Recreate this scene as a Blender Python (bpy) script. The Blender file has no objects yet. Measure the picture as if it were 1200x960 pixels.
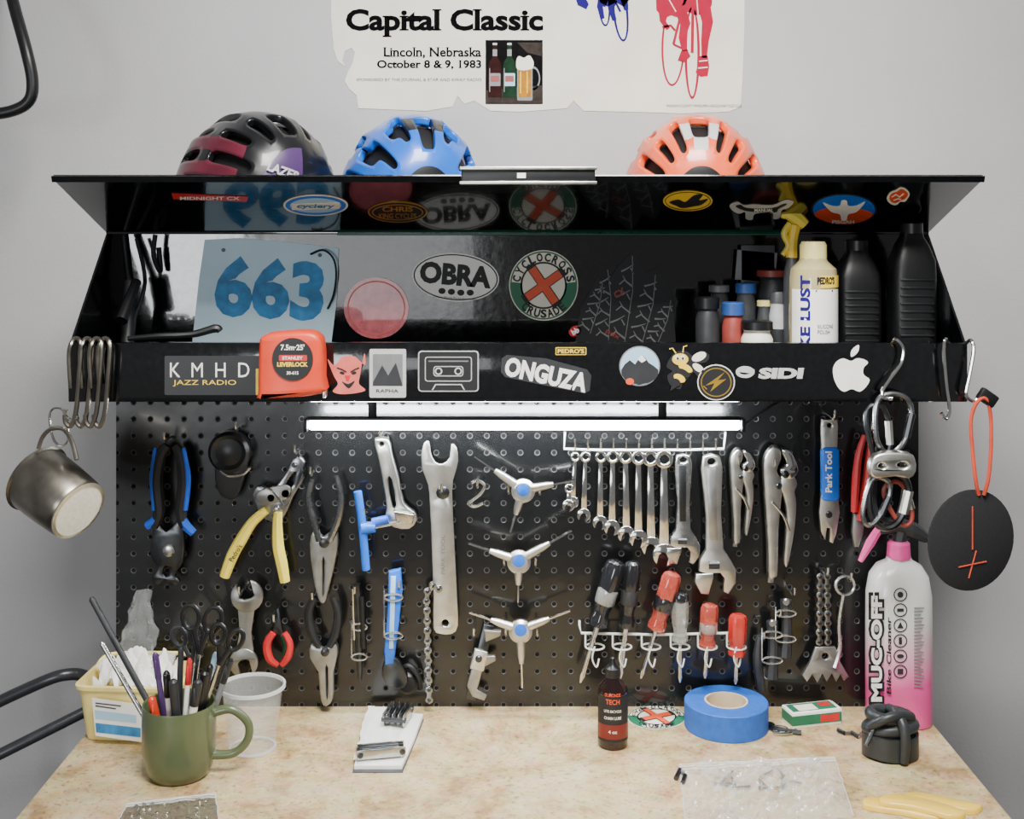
import bpy, math, random, bmesh
from mathutils import Vector, Matrix, geometry
from mathutils.bvhtree import BVHTree
from mathutils import noise as mn
random.seed(3)
F=1440.;D=1.856;ZC=1.69;ZT=0.95;HY=254.
CAM=Vector((0,-D,ZC))
sc=bpy.context.scene
# ---------------------------------------------------------------- materials
MATS={}
def lin(h):
    h=h.lstrip('#');o=[]
    for i in (0,2,4):
        c=int(h[i:i+2],16)/255.
        o.append(c/12.92 if c<.04045 else ((c+.055)/1.055)**2.4)
    return o
def M(name,hexc,rough=.5,metal=0,var=.12,scale=40,coat=0,emit=0,alpha=1,trans=0,bump=0,bscale=200,spec=None,rv=.0):
    m=bpy.data.materials.new(name);m.use_nodes=True
    nt=m.node_tree;N=nt.nodes;L=nt.links
    b=N['Principled BSDF'];c=lin(hexc)
    tc=N.new('ShaderNodeTexCoord');nz=N.new('ShaderNodeTexNoise')
    nz.inputs['Scale'].default_value=scale;nz.inputs['Detail'].default_value=4
    L.new(tc.outputs['Object'],nz.inputs['Vector'])
    cr=N.new('ShaderNodeValToRGB')
    cr.color_ramp.elements[0].position=.3;cr.color_ramp.elements[1].position=.7
    cr.color_ramp.elements[0].color=[x*(1-var) for x in c]+[1]
    cr.color_ramp.elements[1].color=[min(1,x*(1+var)) for x in c]+[1]
    L.new(nz.outputs['Fac'],cr.inputs['Fac']);L.new(cr.outputs['Color'],b.inputs['Base Color'])
    b.inputs['Roughness'].default_value=rough;b.inputs['Metallic'].default_value=metal
    if rv:
        mr=N.new('ShaderNodeMapRange');mr.inputs['To Min'].default_value=max(0,rough-rv);mr.inputs['To Max'].default_value=rough+rv
        L.new(nz.outputs['Fac'],mr.inputs['Value']);L.new(mr.outputs['Result'],b.inputs['Roughness'])
    if coat:b.inputs['Coat Weight'].default_value=coat
    if spec is not None:b.inputs['Specular IOR Level'].default_value=spec
    if emit:
        b.inputs['Emission Color'].default_value=c+[1];b.inputs['Emission Strength'].default_value=emit
    if alpha<1:b.inputs['Alpha'].default_value=alpha
    if trans:b.inputs['Transmission Weight'].default_value=trans
    if bump:
        n2=N.new('ShaderNodeTexNoise');n2.inputs['Scale'].default_value=bscale;n2.inputs['Detail'].default_value=3
        L.new(tc.outputs['Object'],n2.inputs['Vector'])
        bp=N.new('ShaderNodeBump');bp.inputs['Strength'].default_value=bump;bp.inputs['Distance'].default_value=.002
        L.new(n2.outputs['Fac'],bp.inputs['Height']);L.new(bp.outputs['Normal'],b.inputs['Normal'])
    MATS[name]=m
    return m
M('wall','#b3b2b3',.8,0,.07,3,bump=.25,bscale=160)
M('floorm','#5c5a58',.8,0,.1,6)
M('blackgloss','#08090b',.13,0,.4,120,coat=.6,bump=.09,bscale=70,rv=.07)
M('black','#0e0f11',.4,0,.25)
M('rubber','#131416',.55,0,.25)
M('void','#050506',.7,0,.2)
M('darkgrey','#2a2c2f',.45,0,.2)
M('midgrey','#46484b',.45,0,.2)
M('grey','#77787a',.5,0,.15)
M('lightgrey','#b9bab9',.5,0,.1)
M('white','#efeee8',.5,0,.04)
M('paper','#e4dfd2',.85,0,.08,9,bump=.25,bscale=22,spec=.15)
M('printink','#0b0b0d',.95,0,.1,spec=.05)
M('bib','#c3dfec',.6,0,.08,10,bump=.9,bscale=22)
M('cream','#e9e5d4',.55,0,.04)
M('steel','#bcbdb9',.26,1,.15,60,rv=.1)
M('chrome','#d8d8d4',.13,1,.1,60,rv=.05)
M('darksteel','#4e5052',.33,1,.2,60,rv=.1)
M('midsteel','#909294',.28,1,.15,60,rv=.08)
M('satin','#d0cfc7',.34,1,.1,60,rv=.08)
M('castmetal','#9c9c99',.38,.9,.15,60,rv=.08)
M('cupsteel','#8f8a80',.34,1,.25,25,rv=.12)
M('enamel','#e6e3d2',.5,0,.12,220)
M('wirewhite','#dfdfd8',.4,0,.05)
M('blue','#1c58c8',.4,0,.1)
M('dullblue','#274a86',.45,0,.15)
M('dullred','#8c3a32',.45,0,.15)
M('parkblue','#1668d6',.4,0,.08)
M('lightblue','#a3cbe2',.6,0,.1,14)
M('numblue','#2f7fb6',.6,0,.3,60)
M('tapeblue','#1f5db6',.55,0,.12,90)
M('kraft','#c9b79a',.7,0,.1)
M('yellow','#ecc83a',.45,0,.08)
M('paleyellow','#ecdf90',.4,0,.06)
M('leveryellow','#efc94a',.3,0,.05,coat=.2)
M('gripyellow','#e8d352',.4,0,.08)
M('basket','#f0de8e',.45,0,.05)
M('orange','#dc4224',.4,0,.08)
M('redorange','#dd4f28',.5,0,.1)
M('red','#c2262b',.4,0,.1)
M('posterred','#a3203a',.9,0,.1,spec=.1)
M('purple','#261d6b',.9,0,.1,spec=.1)
M('pinkred','#cf6c76',.25,0,.25,70,coat=.8)
M('pink','#e84f9c',.4,0,.08)
M('green','#1f6b4c',.5,0,.1)
M('teal','#175843',.35,0,.15)
M('olive','#525d3f',.3,0,.06,30,coat=.35)
M('maroon','#561a2a',.35,0,.3,18,coat=.2)
M('violet','#49305f',.4,0,.2,18,coat=.2)
M('helmblack','#101114',.32,0,.2,20,coat=.3)
M('helmblue','#0f5fc4',.3,0,.1,20,coat=.3)
M('helmorange','#e85c30',.3,0,.1,20,coat=.3)
M('ink','#141518',.6,0,.1)
M('photodark','#0e0d0e',.9,0,.3,90,spec=.1)
M('photogrey','#38322e',.9,0,.35,60,spec=.1)
M('beer','#a87422',.8,0,.35,80,spec=.1)
M('bottlegreen','#17301f',.8,0,.3,80,spec=.1)
M('bottlered','#2c1412',.8,0,.3,80,spec=.1)
M('skin','#d4675a',.5,0,.15)
M('amber','#1c0d0b',.12,0,.2,30,coat=.6)
M('darkred','#6e1a18',.3,0,.15)
M('amberpale','#b3a678',.15,0,.15,25,coat=.6)
M('redclear','#ea6a58',.08,0,.08,coat=.7,trans=.65)
M('redhandle','#de4238',.1,0,.08,coat=.7,trans=.45)
M('clearhandle','#e6eae3',.07,0,.08,coat=.7,trans=.75)
M('blackhandle','#1c1d20',.12,0,.15,coat=.7)
M('clear','#eef2f1',.06,0,.03,alpha=.13,coat=.3)
M('bagclear','#f2f5f4',.06,0,.04,alpha=.26,bump=.9,bscale=70,coat=.6)
M('bagthin','#e6ebea',.08,0,.04,alpha=.12,bump=.6,bscale=60)
M('bagseal','#f2f5f4',.2,0,.04,alpha=.5,coat=.4)
M('bagdark','#4f544f',.12,0,.2,alpha=.55,bump=.8,bscale=60,coat=.5)
M('ledhouse','#2c2e30',.4,.6,.05)
M('led','#f6fbff',.4,0,0,emit=125)
M('gold','#c9a23e',.35,.7,.15)
M('tube','#2a2e30',.42,0,.2,30)
M('cordred','#c2452c',.6,0,.2)
M('felt','#1a1b1e',.9,0,.2,300)
M('pipe','#4a4c50',.35,.6,.15)
M('sling','#1d2024',.8,0,.2)
def tablemat():
    m=bpy.data.materials.new('tabletop');m.use_nodes=True;nt=m.node_tree;N=nt.nodes;L=nt.links
    b=N['Principled BSDF'];tc=N.new('ShaderNodeTexCoord')
    n1=N.new('ShaderNodeTexNoise');n1.inputs['Scale'].default_value=18;n1.inputs['Detail'].default_value=6;n1.inputs['Roughness'].default_value=.72
    n2=N.new('ShaderNodeTexVoronoi');n2.inputs['Scale'].default_value=55
    n3=N.new('ShaderNodeTexNoise');n3.inputs['Scale'].default_value=150;n3.inputs['Detail'].default_value=3
    for n in(n1,n2,n3):L.new(tc.outputs['Object'],n.inputs['Vector'])
    cr=N.new('ShaderNodeValToRGB');e=cr.color_ramp.elements
    e[0].position=.36;e[0].color=lin('#a98658')+[1];e[1].position=.66;e[1].color=lin('#e0cda4')+[1]
    k=cr.color_ramp.elements.new(.5);k.color=lin('#ccb385')+[1]
    L.new(n1.outputs['Fac'],cr.inputs['Fac'])
    mx=N.new('ShaderNodeMixRGB');mx.blend_type='MULTIPLY';mx.inputs['Fac'].default_value=.16
    L.new(cr.outputs['Color'],mx.inputs['Color1']);L.new(n2.outputs['Color'],mx.inputs['Color2'])
    r3=N.new('ShaderNodeValToRGB');r3.color_ramp.elements[0].position=.30;r3.color_ramp.elements[1].position=.42
    r3.color_ramp.elements[0].color=(.4,.32,.24,1);r3.color_ramp.elements[1].color=(1,1,1,1)
    L.new(n3.outputs['Fac'],r3.inputs['Fac'])
    m2=N.new('ShaderNodeMixRGB');m2.blend_type='MULTIPLY';m2.inputs['Fac'].default_value=.7
    L.new(mx.outputs['Color'],m2.inputs['Color1']);L.new(r3.outputs['Color'],m2.inputs['Color2'])
    L.new(m2.outputs['Color'],b.inputs['Base Color']);b.inputs['Roughness'].default_value=.5
    MATS['tabletop']=m
tablemat()
def pegmat():
    m=bpy.data.materials.new('pegboard_black');m.use_nodes=True;nt=m.node_tree;N=nt.nodes;L=nt.links
    b=N['Principled BSDF'];g=N.new('ShaderNodeNewGeometry');s=N.new('ShaderNodeSeparateXYZ')
    L.new(g.outputs['Position'],s.inputs[0])
    def math_(op,a,bv=None):
        n=N.new('ShaderNodeMath');n.operation=op
        for i,v in enumerate((a,bv)):
            if v is None:continue
            if isinstance(v,(int,float)):n.inputs[i].default_value=v
            else:L.new(v,n.inputs[i])
        return n.outputs[0]
    q=[]
    for o in('X','Z'):
        a=math_('DIVIDE',s.outputs[o],.0254);a=math_('ADD',a,100.0);a=math_('FRACT',a);a=math_('SUBTRACT',a,.5);q.append(math_('MULTIPLY',a,a))
    d=math_('SQRT',math_('ADD',q[0],q[1]))
    cr=N.new('ShaderNodeValToRGB');e=cr.color_ramp.elements
    e[0].position=.0;e[0].color=(.008,.008,.008,1);e[1].position=.19;e[1].color=(.004,.0045,.005,1)
    k=e.new(.115);k.color=(.008,.008,.008,1);k=e.new(.135);k.color=(.11,.11,.11,1);k=e.new(.165);k.color=(.07,.07,.07,1)
    L.new(d,cr.inputs['Fac']);L.new(cr.outputs['Color'],b.inputs['Base Color'])
    mr=N.new('ShaderNodeMapRange');mr.inputs['From Min'].default_value=.14;mr.inputs['From Max'].default_value=.18
    L.new(d,mr.inputs['Value'])
    r=N.new('ShaderNodeMapRange');r.inputs['To Min'].default_value=.9;r.inputs['To Max'].default_value=.26
    L.new(mr.outputs['Result'],r.inputs['Value']);L.new(r.outputs['Result'],b.inputs['Roughness'])
    sp=N.new('ShaderNodeMapRange');sp.inputs['To Min'].default_value=.1;sp.inputs['To Max'].default_value=.5
    L.new(mr.outputs['Result'],sp.inputs['Value']);L.new(sp.outputs['Result'],b.inputs['Specular IOR Level'])
    ct=N.new('ShaderNodeMapRange');ct.inputs['To Min'].default_value=0;ct.inputs['To Max'].default_value=.45
    L.new(mr.outputs['Result'],ct.inputs['Value']);L.new(ct.outputs['Result'],b.inputs['Coat Weight']);b.inputs['Coat Roughness'].default_value=.07
    nz=N.new('ShaderNodeTexNoise');nz.inputs['Scale'].default_value=26;nz.inputs['Detail'].default_value=1.5
    L.new(g.outputs['Position'],nz.inputs['Vector'])
    ad=N.new('ShaderNodeMath');ad.operation='MULTIPLY_ADD';ad.inputs[1].default_value=.22
    L.new(nz.outputs['Fac'],ad.inputs[0]);L.new(mr.outputs['Result'],ad.inputs[2])
    bp=N.new('ShaderNodeBump');bp.inputs['Strength'].default_value=.8;bp.inputs['Distance'].default_value=.002
    L.new(ad.outputs[0],bp.inputs['Height']);L.new(bp.outputs['Normal'],b.inputs['Normal']);L.new(bp.outputs['Normal'],b.inputs['Coat Normal'])
    MATS['peg']=m
pegmat()
def gradmat(name,c0,c1,p0,p1):
    m=bpy.data.materials.new(name);m.use_nodes=True;nt=m.node_tree;N=nt.nodes;L=nt.links
    b=N['Principled BSDF'];tc=N.new('ShaderNodeTexCoord');s=N.new('ShaderNodeSeparateXYZ')
    L.new(tc.outputs['Generated'],s.inputs[0]);cr=N.new('ShaderNodeValToRGB')
    a=N.new('ShaderNodeMath');a.operation='MULTIPLY_ADD';a.inputs[1].default_value=-.05
    L.new(s.outputs['X'],a.inputs[0]);L.new(s.outputs['Z'],a.inputs[2])
    cr.color_ramp.elements[0].position=p0;cr.color_ramp.elements[0].color=lin(c0)+[1]
    cr.color_ramp.elements[1].position=p1;cr.color_ramp.elements[1].color=lin(c1)+[1]
    L.new(a.outputs[0],cr.inputs['Fac']);L.new(cr.outputs['Color'],b.inputs['Base Color']);b.inputs['Roughness'].default_value=.2
    b.inputs['Subsurface Weight'].default_value=.15;b.inputs['Coat Weight'].default_value=.3
    MATS[name]=m
gradmat('pinkfade','#e85a9e','#e2e2df',.22,.6)
# ---------------------------------------------------------------- planes
class Pl:
    def __init__(s,o,v):
        s.o=Vector(o);s.u=Vector((1,0,0));s.v=Vector(v).normalized();s.n=s.u.cross(s.v)
    def uv(s,px,py):
        d=Vector(((px-600)/F,1,-(py-HY)/F));t=(s.o-CAM).dot(s.n)/d.dot(s.n)
        p=CAM+d*t-s.o
        return (p.dot(s.u),p.dot(s.v))
    def w(s,u,v,h=0):return s.o+s.u*u+s.v*v+s.n*h
def VP(f):return Pl((0,-f,0),(0,0,1))
TP=Pl((0,0,ZT),(0,1,0))
HING=(-.04,1.667);FR=(-.25,1.739)
LP=Pl((0,HING[0],HING[1]),(0,FR[0]-HING[0],FR[1]-HING[1]))
def S(f):return (D-f)/F
def V3(px,py,f):
    s=S(f);return Vector(((px-600)*s,-f,ZC-(py-HY)*s))
def TV(px,py,h=0):
    u,v=TP.uv(px,py);return Vector((u,v,ZT+h))
# ---------------------------------------------------------------- 2D helpers
def cat(pts,n=5,closed=True):
    out=[];m=len(pts)
    P=[Vector(p) for p in pts]
    rng=range(m) if closed else range(m-1)
    for i in rng:
        if closed:a,b,c,d=P[(i-1)%m],P[i],P[(i+1)%m],P[(i+2)%m]
        else:a,b,c,d=P[max(i-1,0)],P[i],P[i+1],P[min(i+2,m-1)]
        for k in range(n):
            t=k/n
            out.append(.5*((2*b)+(c-a)*t+(2*a-5*b+4*c-d)*t*t+(3*b-a-3*c+d)*t**3))
    if not closed:out.append(P[-1])
    return [tuple(o) for o in out]
def el(cx,cy,rx,ry=None,n=32,rot=0):
    ry=rx if ry is None else ry;a=math.radians(rot);o=[]
    for i in range(n):
        t=2*math.pi*i/n;x=rx*math.cos(t);y=ry*math.sin(t)
        o.append((cx+x*math.cos(a)-y*math.sin(a),cy+x*math.sin(a)+y*math.cos(a)))
    return o
def rr(x0,y0,x1,y1,r=3):
    o=[]
    for cx,cy,a0 in((x1-r,y1-r,0),(x0+r,y1-r,90),(x0+r,y0+r,180),(x1-r,y0+r,270)):
        for k in range(5):
            a=math.radians(a0+k*22.5);o.append((cx+r*math.cos(a),cy+r*math.sin(a)))
    return o
def stroke(pts,w):
    L=[];R=[];n=len(pts);W=w if isinstance(w,(list,tuple)) else [w]*n
    for i in range(n):
        a=pts[max(i-1,0)];b=pts[min(i+1,n-1)];dx,dy=b[0]-a[0],b[1]-a[1];m=math.hypot(dx,dy) or 1
        nx,ny=-dy/m*W[i]/2,dx/m*W[i]/2
        L.append((pts[i][0]+nx,pts[i][1]+ny));R.append((pts[i][0]-nx,pts[i][1]-ny))
    return L+R[::-1]
def xf(pts,cx,cy,s=1,ang=0,sy=None):
    a=math.radians(ang);sy=s if sy is None else sy
    return [(cx+x*s*math.cos(a)-y*sy*math.sin(a),cy+x*s*math.sin(a)+y*sy*math.cos(a)) for x,y in pts]
def area(l):return .5*sum(l[i][0]*l[(i+1)%len(l)][1]-l[(i+1)%len(l)][0]*l[i][1] for i in range(len(l)))
# ---------------------------------------------------------------- pieces (verts,faces,mat)
def fix(pc):
    bm=bmesh.new();vs=[bm.verts.new(v) for v in pc[0]]
    for f in pc[1]:
        try:bm.faces.new([vs[i] for i in f])
        except ValueError:pass
    bmesh.ops.recalc_face_normals(bm,faces=bm.faces[:]);bm.verts.index_update()
    r=([v.co.copy() for v in bm.verts],[[v.index for v in f.verts] for f in bm.faces],pc[2]);bm.free();return r
def plateuv(pl,loops,t,mat,b=0,lift=0):
    L2=[]
    for k,l in enumerate(loops):
        l=[(p[0],p[1]) for p in l];q=[]
        for p in l:
            if not q or (abs(p[0]-q[-1][0])+abs(p[1]-q[-1][1]))>1e-6:q.append(p)
        a=area(q)
        if (a<0)!=(k>0):q=q[::-1]
        L2.append(q)
    def ins(l,b):
        o=[];n=len(l)
        for i in range(n):
            p,c,q=l[i-1],l[i],l[(i+1)%n]
            nx=0;ny=0
            for a_,b_ in((p,c),(c,q)):
                dx,dy=b_[0]-a_[0],b_[1]-a_[1];m=math.hypot(dx,dy) or 1;nx+=dy/m;ny-=dx/m
            m=math.hypot(nx,ny) or 1
            o.append((c[0]-nx/m*b,c[1]-ny/m*b))
        return o
    levels=[(0,0)]
    if b>0:levels+= [(0,t-b),(b*.35,t-b*.35),(b,t)]
    else:levels+=[(0,t)]
    V=[];Fc=[];base=[]
    for off,h in levels:
        base.append(len(V))
        for l in L2:
            for p in(ins(l,off) if off else l):V.append(pl.w(p[0],p[1],h+lift))
    for k in range(len(levels)-1):
        s=0
        for l in L2:
            n=len(l)
            for i in range(n):
                j=(i+1)%n;Fc.append([base[k]+s+i,base[k]+s+j,base[k+1]+s+j,base[k+1]+s+i])
            s+=n
    tl=[[Vector((p[0],p[1],0)) for p in l] for l in L2]
    flat=[p for l in tl for p in l]
    for tr in geometry.tessellate_polygon(tl):
        a,b_,c=[flat[i] for i in tr]
        if (b_-a).cross(c-a).z<0:tr=(tr[0],tr[2],tr[1])
        Fc.append([base[-1]+i for i in tr]);Fc.append([base[0]+i for i in tr][::-1])
    return (V,Fc,mat)
def plate(pl,loops,t,mat,b=0,lift=0,sm=0):
    if sm:loops=[cat(l,sm) for l in loops]
    return plateuv(pl,[[pl.uv(*p[:2]) for p in l] for l in loops],t,mat,b,lift)
def fl(pl,loops,mat,layer=1,sm=0):
    if loops and isinstance(loops[0],tuple):loops=[loops]
    return plate(pl,loops,.0003,mat,0,.0003*layer+.0002,sm)
TC={}
def rawtext(s,bold):
    k=(s,bold)
    if k in TC:return TC[k]
    cu=bpy.data.curves.new('t','FONT');cu.body=s;cu.offset=bold;cu.resolution_u=3
    ob=bpy.data.objects.new('t',cu);sc.collection.objects.link(ob)
    dg=bpy.context.evaluated_depsgraph_get();me=ob.evaluated_get(dg).to_mesh()
    V=[v.co.copy() for v in me.vertices];Fc=[list(p.vertices) for p in me.polygons]
    ob.evaluated_get(dg).to_mesh_clear();bpy.data.objects.remove(ob);bpy.data.curves.remove(cu)
    TC[k]=(V,Fc);return TC[k]
def txt(pl,s,cx,cy,w,h,mat,layer=2,bold=.012,ang=0,shear=0,serif=0,grow=0):
    V,Fc=rawtext(s,bold)
    x0=min(v.x for v in V);x1=max(v.x for v in V);y0=min(v.y for v in V);y1=max(v.y for v in V)
    V=[v.copy() for v in V];Fc=[f[:] for f in Fc]
    if serif:
        cnt={}
        for f in Fc:
            for i in range(len(f)):
                e=(min(f[i],f[i-1]),max(f[i],f[i-1]));cnt.setdefault(e,[]).append(f)
        add=[]
        for (a,b),fs in cnt.items():
            if len(fs)!=1:continue
            A,B=V[a],V[b]
            if abs(A.y-B.y)<1e-3 and .04<abs(A.x-B.x)<.24:
                cy_=sum(V[i].y for i in fs[0])/len(fs[0]);up=cy_>A.y
                xa,xb=min(A.x,B.x),max(A.x,B.x);add.append((xa-serif,xb+serif,A.y,A.y+(.055 if up else -.055)))
        for xa,xb,ya,yb in add:
            k=len(V);V+=[Vector((xa,ya,0)),Vector((xb,ya,0)),Vector((xb,yb,0)),Vector((xa,yb,0))];Fc.append([k,k+1,k+2,k+3] if yb>ya else [k,k+3,k+2,k+1])
    a=math.radians(ang);o=[]
    for v in V:
        y=((v.y-y0)/(y1-y0)-.5)*h;x=((v.x-x0)/(x1-x0)-.5)*w+shear*y
        u,q=pl.uv(cx+x*math.cos(a)-y*math.sin(a),cy-(x*math.sin(a)+y*math.cos(a)))
        o.append(pl.w(u,q,.0003*layer+.0004))
    return (o,Fc,mat)
def arctext(pl,s,cx,cy,R,h,a0,a1,mat,layer=3,bold=.02,ysc=1,inward=False):
    out=[];n=len(s)
    for i,ch in enumerate(s):
        if ch==' ':continue
        a=a0+(a1-a0)*(i/(n-1) if n>1 else .5);r=math.radians(a)
        px=cx+R*math.sin(r);py=cy-R*math.cos(r)*ysc
        w=h*.72*(.45 if ch in 'I1' else 1)
        out.append(txt(pl,ch,px,py,w,h*ysc,mat,layer,bold,ang=(-a if not inward else 180-a)))
    return out
def tube(P,r,mat,n=8,closed=False):
    P=[Vector(p) for p in P];m=len(P)
    R=r if isinstance(r,(list,tuple)) else [r]*m
    if len(R)!=m:
        q=[]
        for i in range(m):
            t=i/(m-1)*(len(R)-1);k=min(int(t),len(R)-2);q.append(R[k]*(1-t+k)+R[k+1]*(t-k))
        R=q
    V=[];Fc=[];N=None
    for i in range(m):
        if closed:t=P[(i+1)%m]-P[i-1]
        else:t=P[min(i+1,m-1)]-P[max(i-1,0)]
        if t.length<1e-9:t=Vector((0,0,1))
        t.normalize()
        if N is None:
            N=t.cross(Vector((0,1,0)))
            if N.length<.1:N=t.cross(Vector((1,0,0)))
        N=(N-t*N.dot(t)).normalized();B=t.cross(N)
        for k in range(n):
            a=2*math.pi*k/n;V.append(P[i]+(N*math.cos(a)+B*math.sin(a))*R[i])
    for i in range(m if closed else m-1):
        i2=(i+1)%m
        for k in range(n):
            k2=(k+1)%n;Fc.append([i*n+k,i*n+k2,i2*n+k2,i2*n+k])
    if not closed:Fc.append(list(range(n)));Fc.append([(m-1)*n+k for k in range(n)])
    return fix((V,Fc,mat))
def tpx(pts,f,r,mat,sm=4,closed=False,n=8):
    P=[V3(p[0],p[1],p[2] if len(p)>2 else f) for p in pts]
    if sm:P=cat(P,sm,closed)
    s=S(f);rr_=[x*s for x in r] if isinstance(r,(list,tuple)) else r*s
    return tube(P,rr_,mat,n,closed)
def ribbon(P,w,t,mat,up=Vector((0,0,1))):
    m=len(P);V=[];Fc=[]
    for i in range(m):
        tg=(P[(i+1)%m]-P[i-1]).normalized();nn=tg.cross(up).normalized()
        for a,b in((-.5,-.5),(.5,-.5),(.5,.5),(-.5,.5)):V.append(P[i]+up*(w*a)+nn*(t*b))
    for i in range(m):
        j=(i+1)%m
        for k in range(4):
            k2=(k+1)%4;Fc.append([i*4+k,i*4+k2,j*4+k2,j*4+k])
    return fix((V,Fc,mat))
def lathe(base,axis,prof,mat,n=24,lobes=0,amp=0,phase=0):
    ax=Vector(axis).normalized();N=ax.cross(Vector((0,1,0)))
    if N.length<.1:N=ax.cross(Vector((1,0,0)))
    N.normalize();B=ax.cross(N);V=[];Fc=[];base=Vector(base)
    for r,h in prof:
        for k in range(n):
            a=2*math.pi*k/n+phase;q=r*(1+(amp*math.cos(lobes*a) if lobes else 0));V.append(base+ax*h+(N*math.cos(a)+B*math.sin(a))*q)
    m=len(prof)
    for i in range(m-1):
        for k in range(n):
            k2=(k+1)%n;Fc.append([i*n+k,i*n+k2,(i+1)*n+k2,(i+1)*n+k])
    Fc.append(list(range(n)));Fc.append([(m-1)*n+k for k in range(n)])
    return fix((V,Fc,mat))
def ringlathe(base,prof,mat,n=48):
    V=[];Fc=[];base=Vector(base);m=len(prof)
    for r,h in prof:
        for k in range(n):
            a=2*math.pi*k/n;V.append(base+Vector((r*math.cos(a),r*math.sin(a),h)))
    for i in range(m):
        i2=(i+1)%m
        for k in range(n):
            k2=(k+1)%n;Fc.append([i*n+k,i*n+k2,i2*n+k2,i2*n+k])
    return fix((V,Fc,mat))
def loft(rings,mat):
    V=[p for r in rings for p in r];n=len(rings[0]);m=len(rings);Fc=[]
    for i in range(m-1):
        for k in range(n):
            k2=(k+1)%n;Fc.append([i*n+k,i*n+k2,(i+1)*n+k2,(i+1)*n+k])
    Fc.append(list(range(n)));Fc.append([(m-1)*n+k for k in range(n)])
    return fix((V,Fc,mat))
def se(cx,cy,z,rx,ry,p=4,n=32,ang=0):
    o=[]
    for k in range(n):
        a=2*math.pi*k/n;c=math.cos(a);s=math.sin(a);x=rx*math.copysign(abs(c)**(2/p),c);y=ry*math.copysign(abs(s)**(2/p),s)
        o.append(Vector((cx+x*math.cos(ang)-y*math.sin(ang),cy+x*math.sin(ang)+y*math.cos(ang),z)))
    return o
def box(c,size,mat,b=.0015,rot=None):
    bm=bmesh.new();bmesh.ops.create_cube(bm,size=1)
    for v in bm.verts:v.co=Vector((v.co.x*size[0],v.co.y*size[1],v.co.z*size[2]))
    if b:bmesh.ops.bevel(bm,geom=bm.edges[:],offset=b,segments=2,affect='EDGES',profile=.5)
    R=rot if rot is not None else Matrix.Identity(3);bm.verts.index_update()
    r=([R@v.co+Vector(c) for v in bm.verts],[[v.index for v in f.verts] for f in bm.faces],mat);bm.free();return r
def prism(poly,x0,x1,mat):
    n=len(poly);V=[Vector((x0,y,z)) for y,z in poly]+[Vector((x1,y,z)) for y,z in poly]
    Fc=[[i,(i+1)%n,n+(i+1)%n,n+i] for i in range(n)]+[list(range(n)),[n+i for i in range(n)]]
    return fix((V,Fc,mat))
def cylpatch(ax,ay,R,w0,w1,z0,z1,mat,n=14,e=.0004):
    V=[];Fc=[]
    for i in range(n+1):
        a=(w0+(w1-w0)*i/n)/R
        for z in(z0,z1):V.append(Vector((ax+(R+e)*math.sin(a),ay-(R+e)*math.cos(a),z)))
    for i in range(n):Fc.append([2*i,2*i+2,2*i+3,2*i+1])
    return (V,Fc,mat)
def bend(pc,ax,ay,R,e=.0008):
    V=[]
    for v in pc[0]:
        a=(v.x-ax)/R;V.append(Vector((ax+(R+e)*math.sin(a),ay-(R+e)*math.cos(a),v.z)))
    return (V,pc[1],pc[2])
def rotp(pcs,piv,axis,deg):
    R=Matrix.Rotation(math.radians(deg),3,axis);piv=Vector(piv)
    return [([R@(v-piv)+piv for v in p[0]],p[1],p[2]) for p in pcs]
# ---------------------------------------------------------------- objects
WL={}
def flat_(p):
    o=[]
    for q in p:
        if isinstance(q,list):o+=flat_(q)
        else:o.append(q)
    return o
def mk(name,pieces,parent=None,label=None,cat_=None,group=None,kind=None,ang=38):
    pieces=flat_(pieces);V=[];Fc=[];mi=[];mats=[]
    for pv,pf,pm in pieces:
        o=len(V);V+=[Vector(v) for v in pv]
        if pm not in mats:mats.append(pm)
        k=mats.index(pm)
        for f in pf:Fc.append([i+o for i in f]);mi.append(k)
    lo=Vector([min(v[i] for v in V) for i in range(3)]);hi=Vector([max(v[i] for v in V) for i in range(3)])
    c=(lo+hi)/2
    if parent is None:c.z=lo.z
    me=bpy.data.meshes.new(name);me.from_pydata([v-c for v in V],[],Fc)
    for m in mats:me.materials.append(MATS[m])
    me.polygons.foreach_set('material_index',mi);me.polygons.foreach_set('use_smooth',[True]*len(Fc))
    me.update();me.set_sharp_from_angle(angle=math.radians(ang))
    ob=bpy.data.objects.new(name,me);sc.collection.objects.link(ob);WL[ob.name]=c
    if parent:ob.parent=parent;ob.location=c-WL[parent.name]
    else:ob.location=c
    if label:ob['label']=label
    if cat_:ob['category']=cat_
    if group:ob['group']=group
    if kind:ob['kind']=kind
    return ob
def root(name,label,cat_,loc,group=None):
    e=bpy.data.objects.new(name,None);e.empty_display_size=.02;sc.collection.objects.link(e)
    e.location=loc;WL[e.name]=Vector(loc);e['label']=label;e['category']=cat_
    if group:e['group']=group
    return e
# ================================================================ SETTING
mk('wall_back',[box((0,.27,1.5),(5,.1,3),'wall',0)],kind='structure')
mk('floor',[box((0,-1.2,-.05),(5,3.0,.1),'floorm',0)],kind='structure')
# ================================================================ WORKBENCH
wb=root('workbench','long rolling workbench with a mottled pale wooden top','workbench',(0,-.2,0))
mk('worktop',[box((.002,-.22,ZT-.015),(1.226,.86,.03),'tabletop',.003)],wb)
mk('cabinet_body',[box((.002,-.2,.5),(1.2,.78,.85),'black',.004)],wb)
for sx in(-1,1):
    for yy in(-.5,.1):
        mk('caster',[lathe((sx*.5-.02,yy,.04),(1,0,0),[(.01,0),(.04,.002),(.04,.038),(.01,.04)],'rubber'),box((sx*.5,yy,.06),(.03,.05,.04),'steel')],wb)
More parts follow.
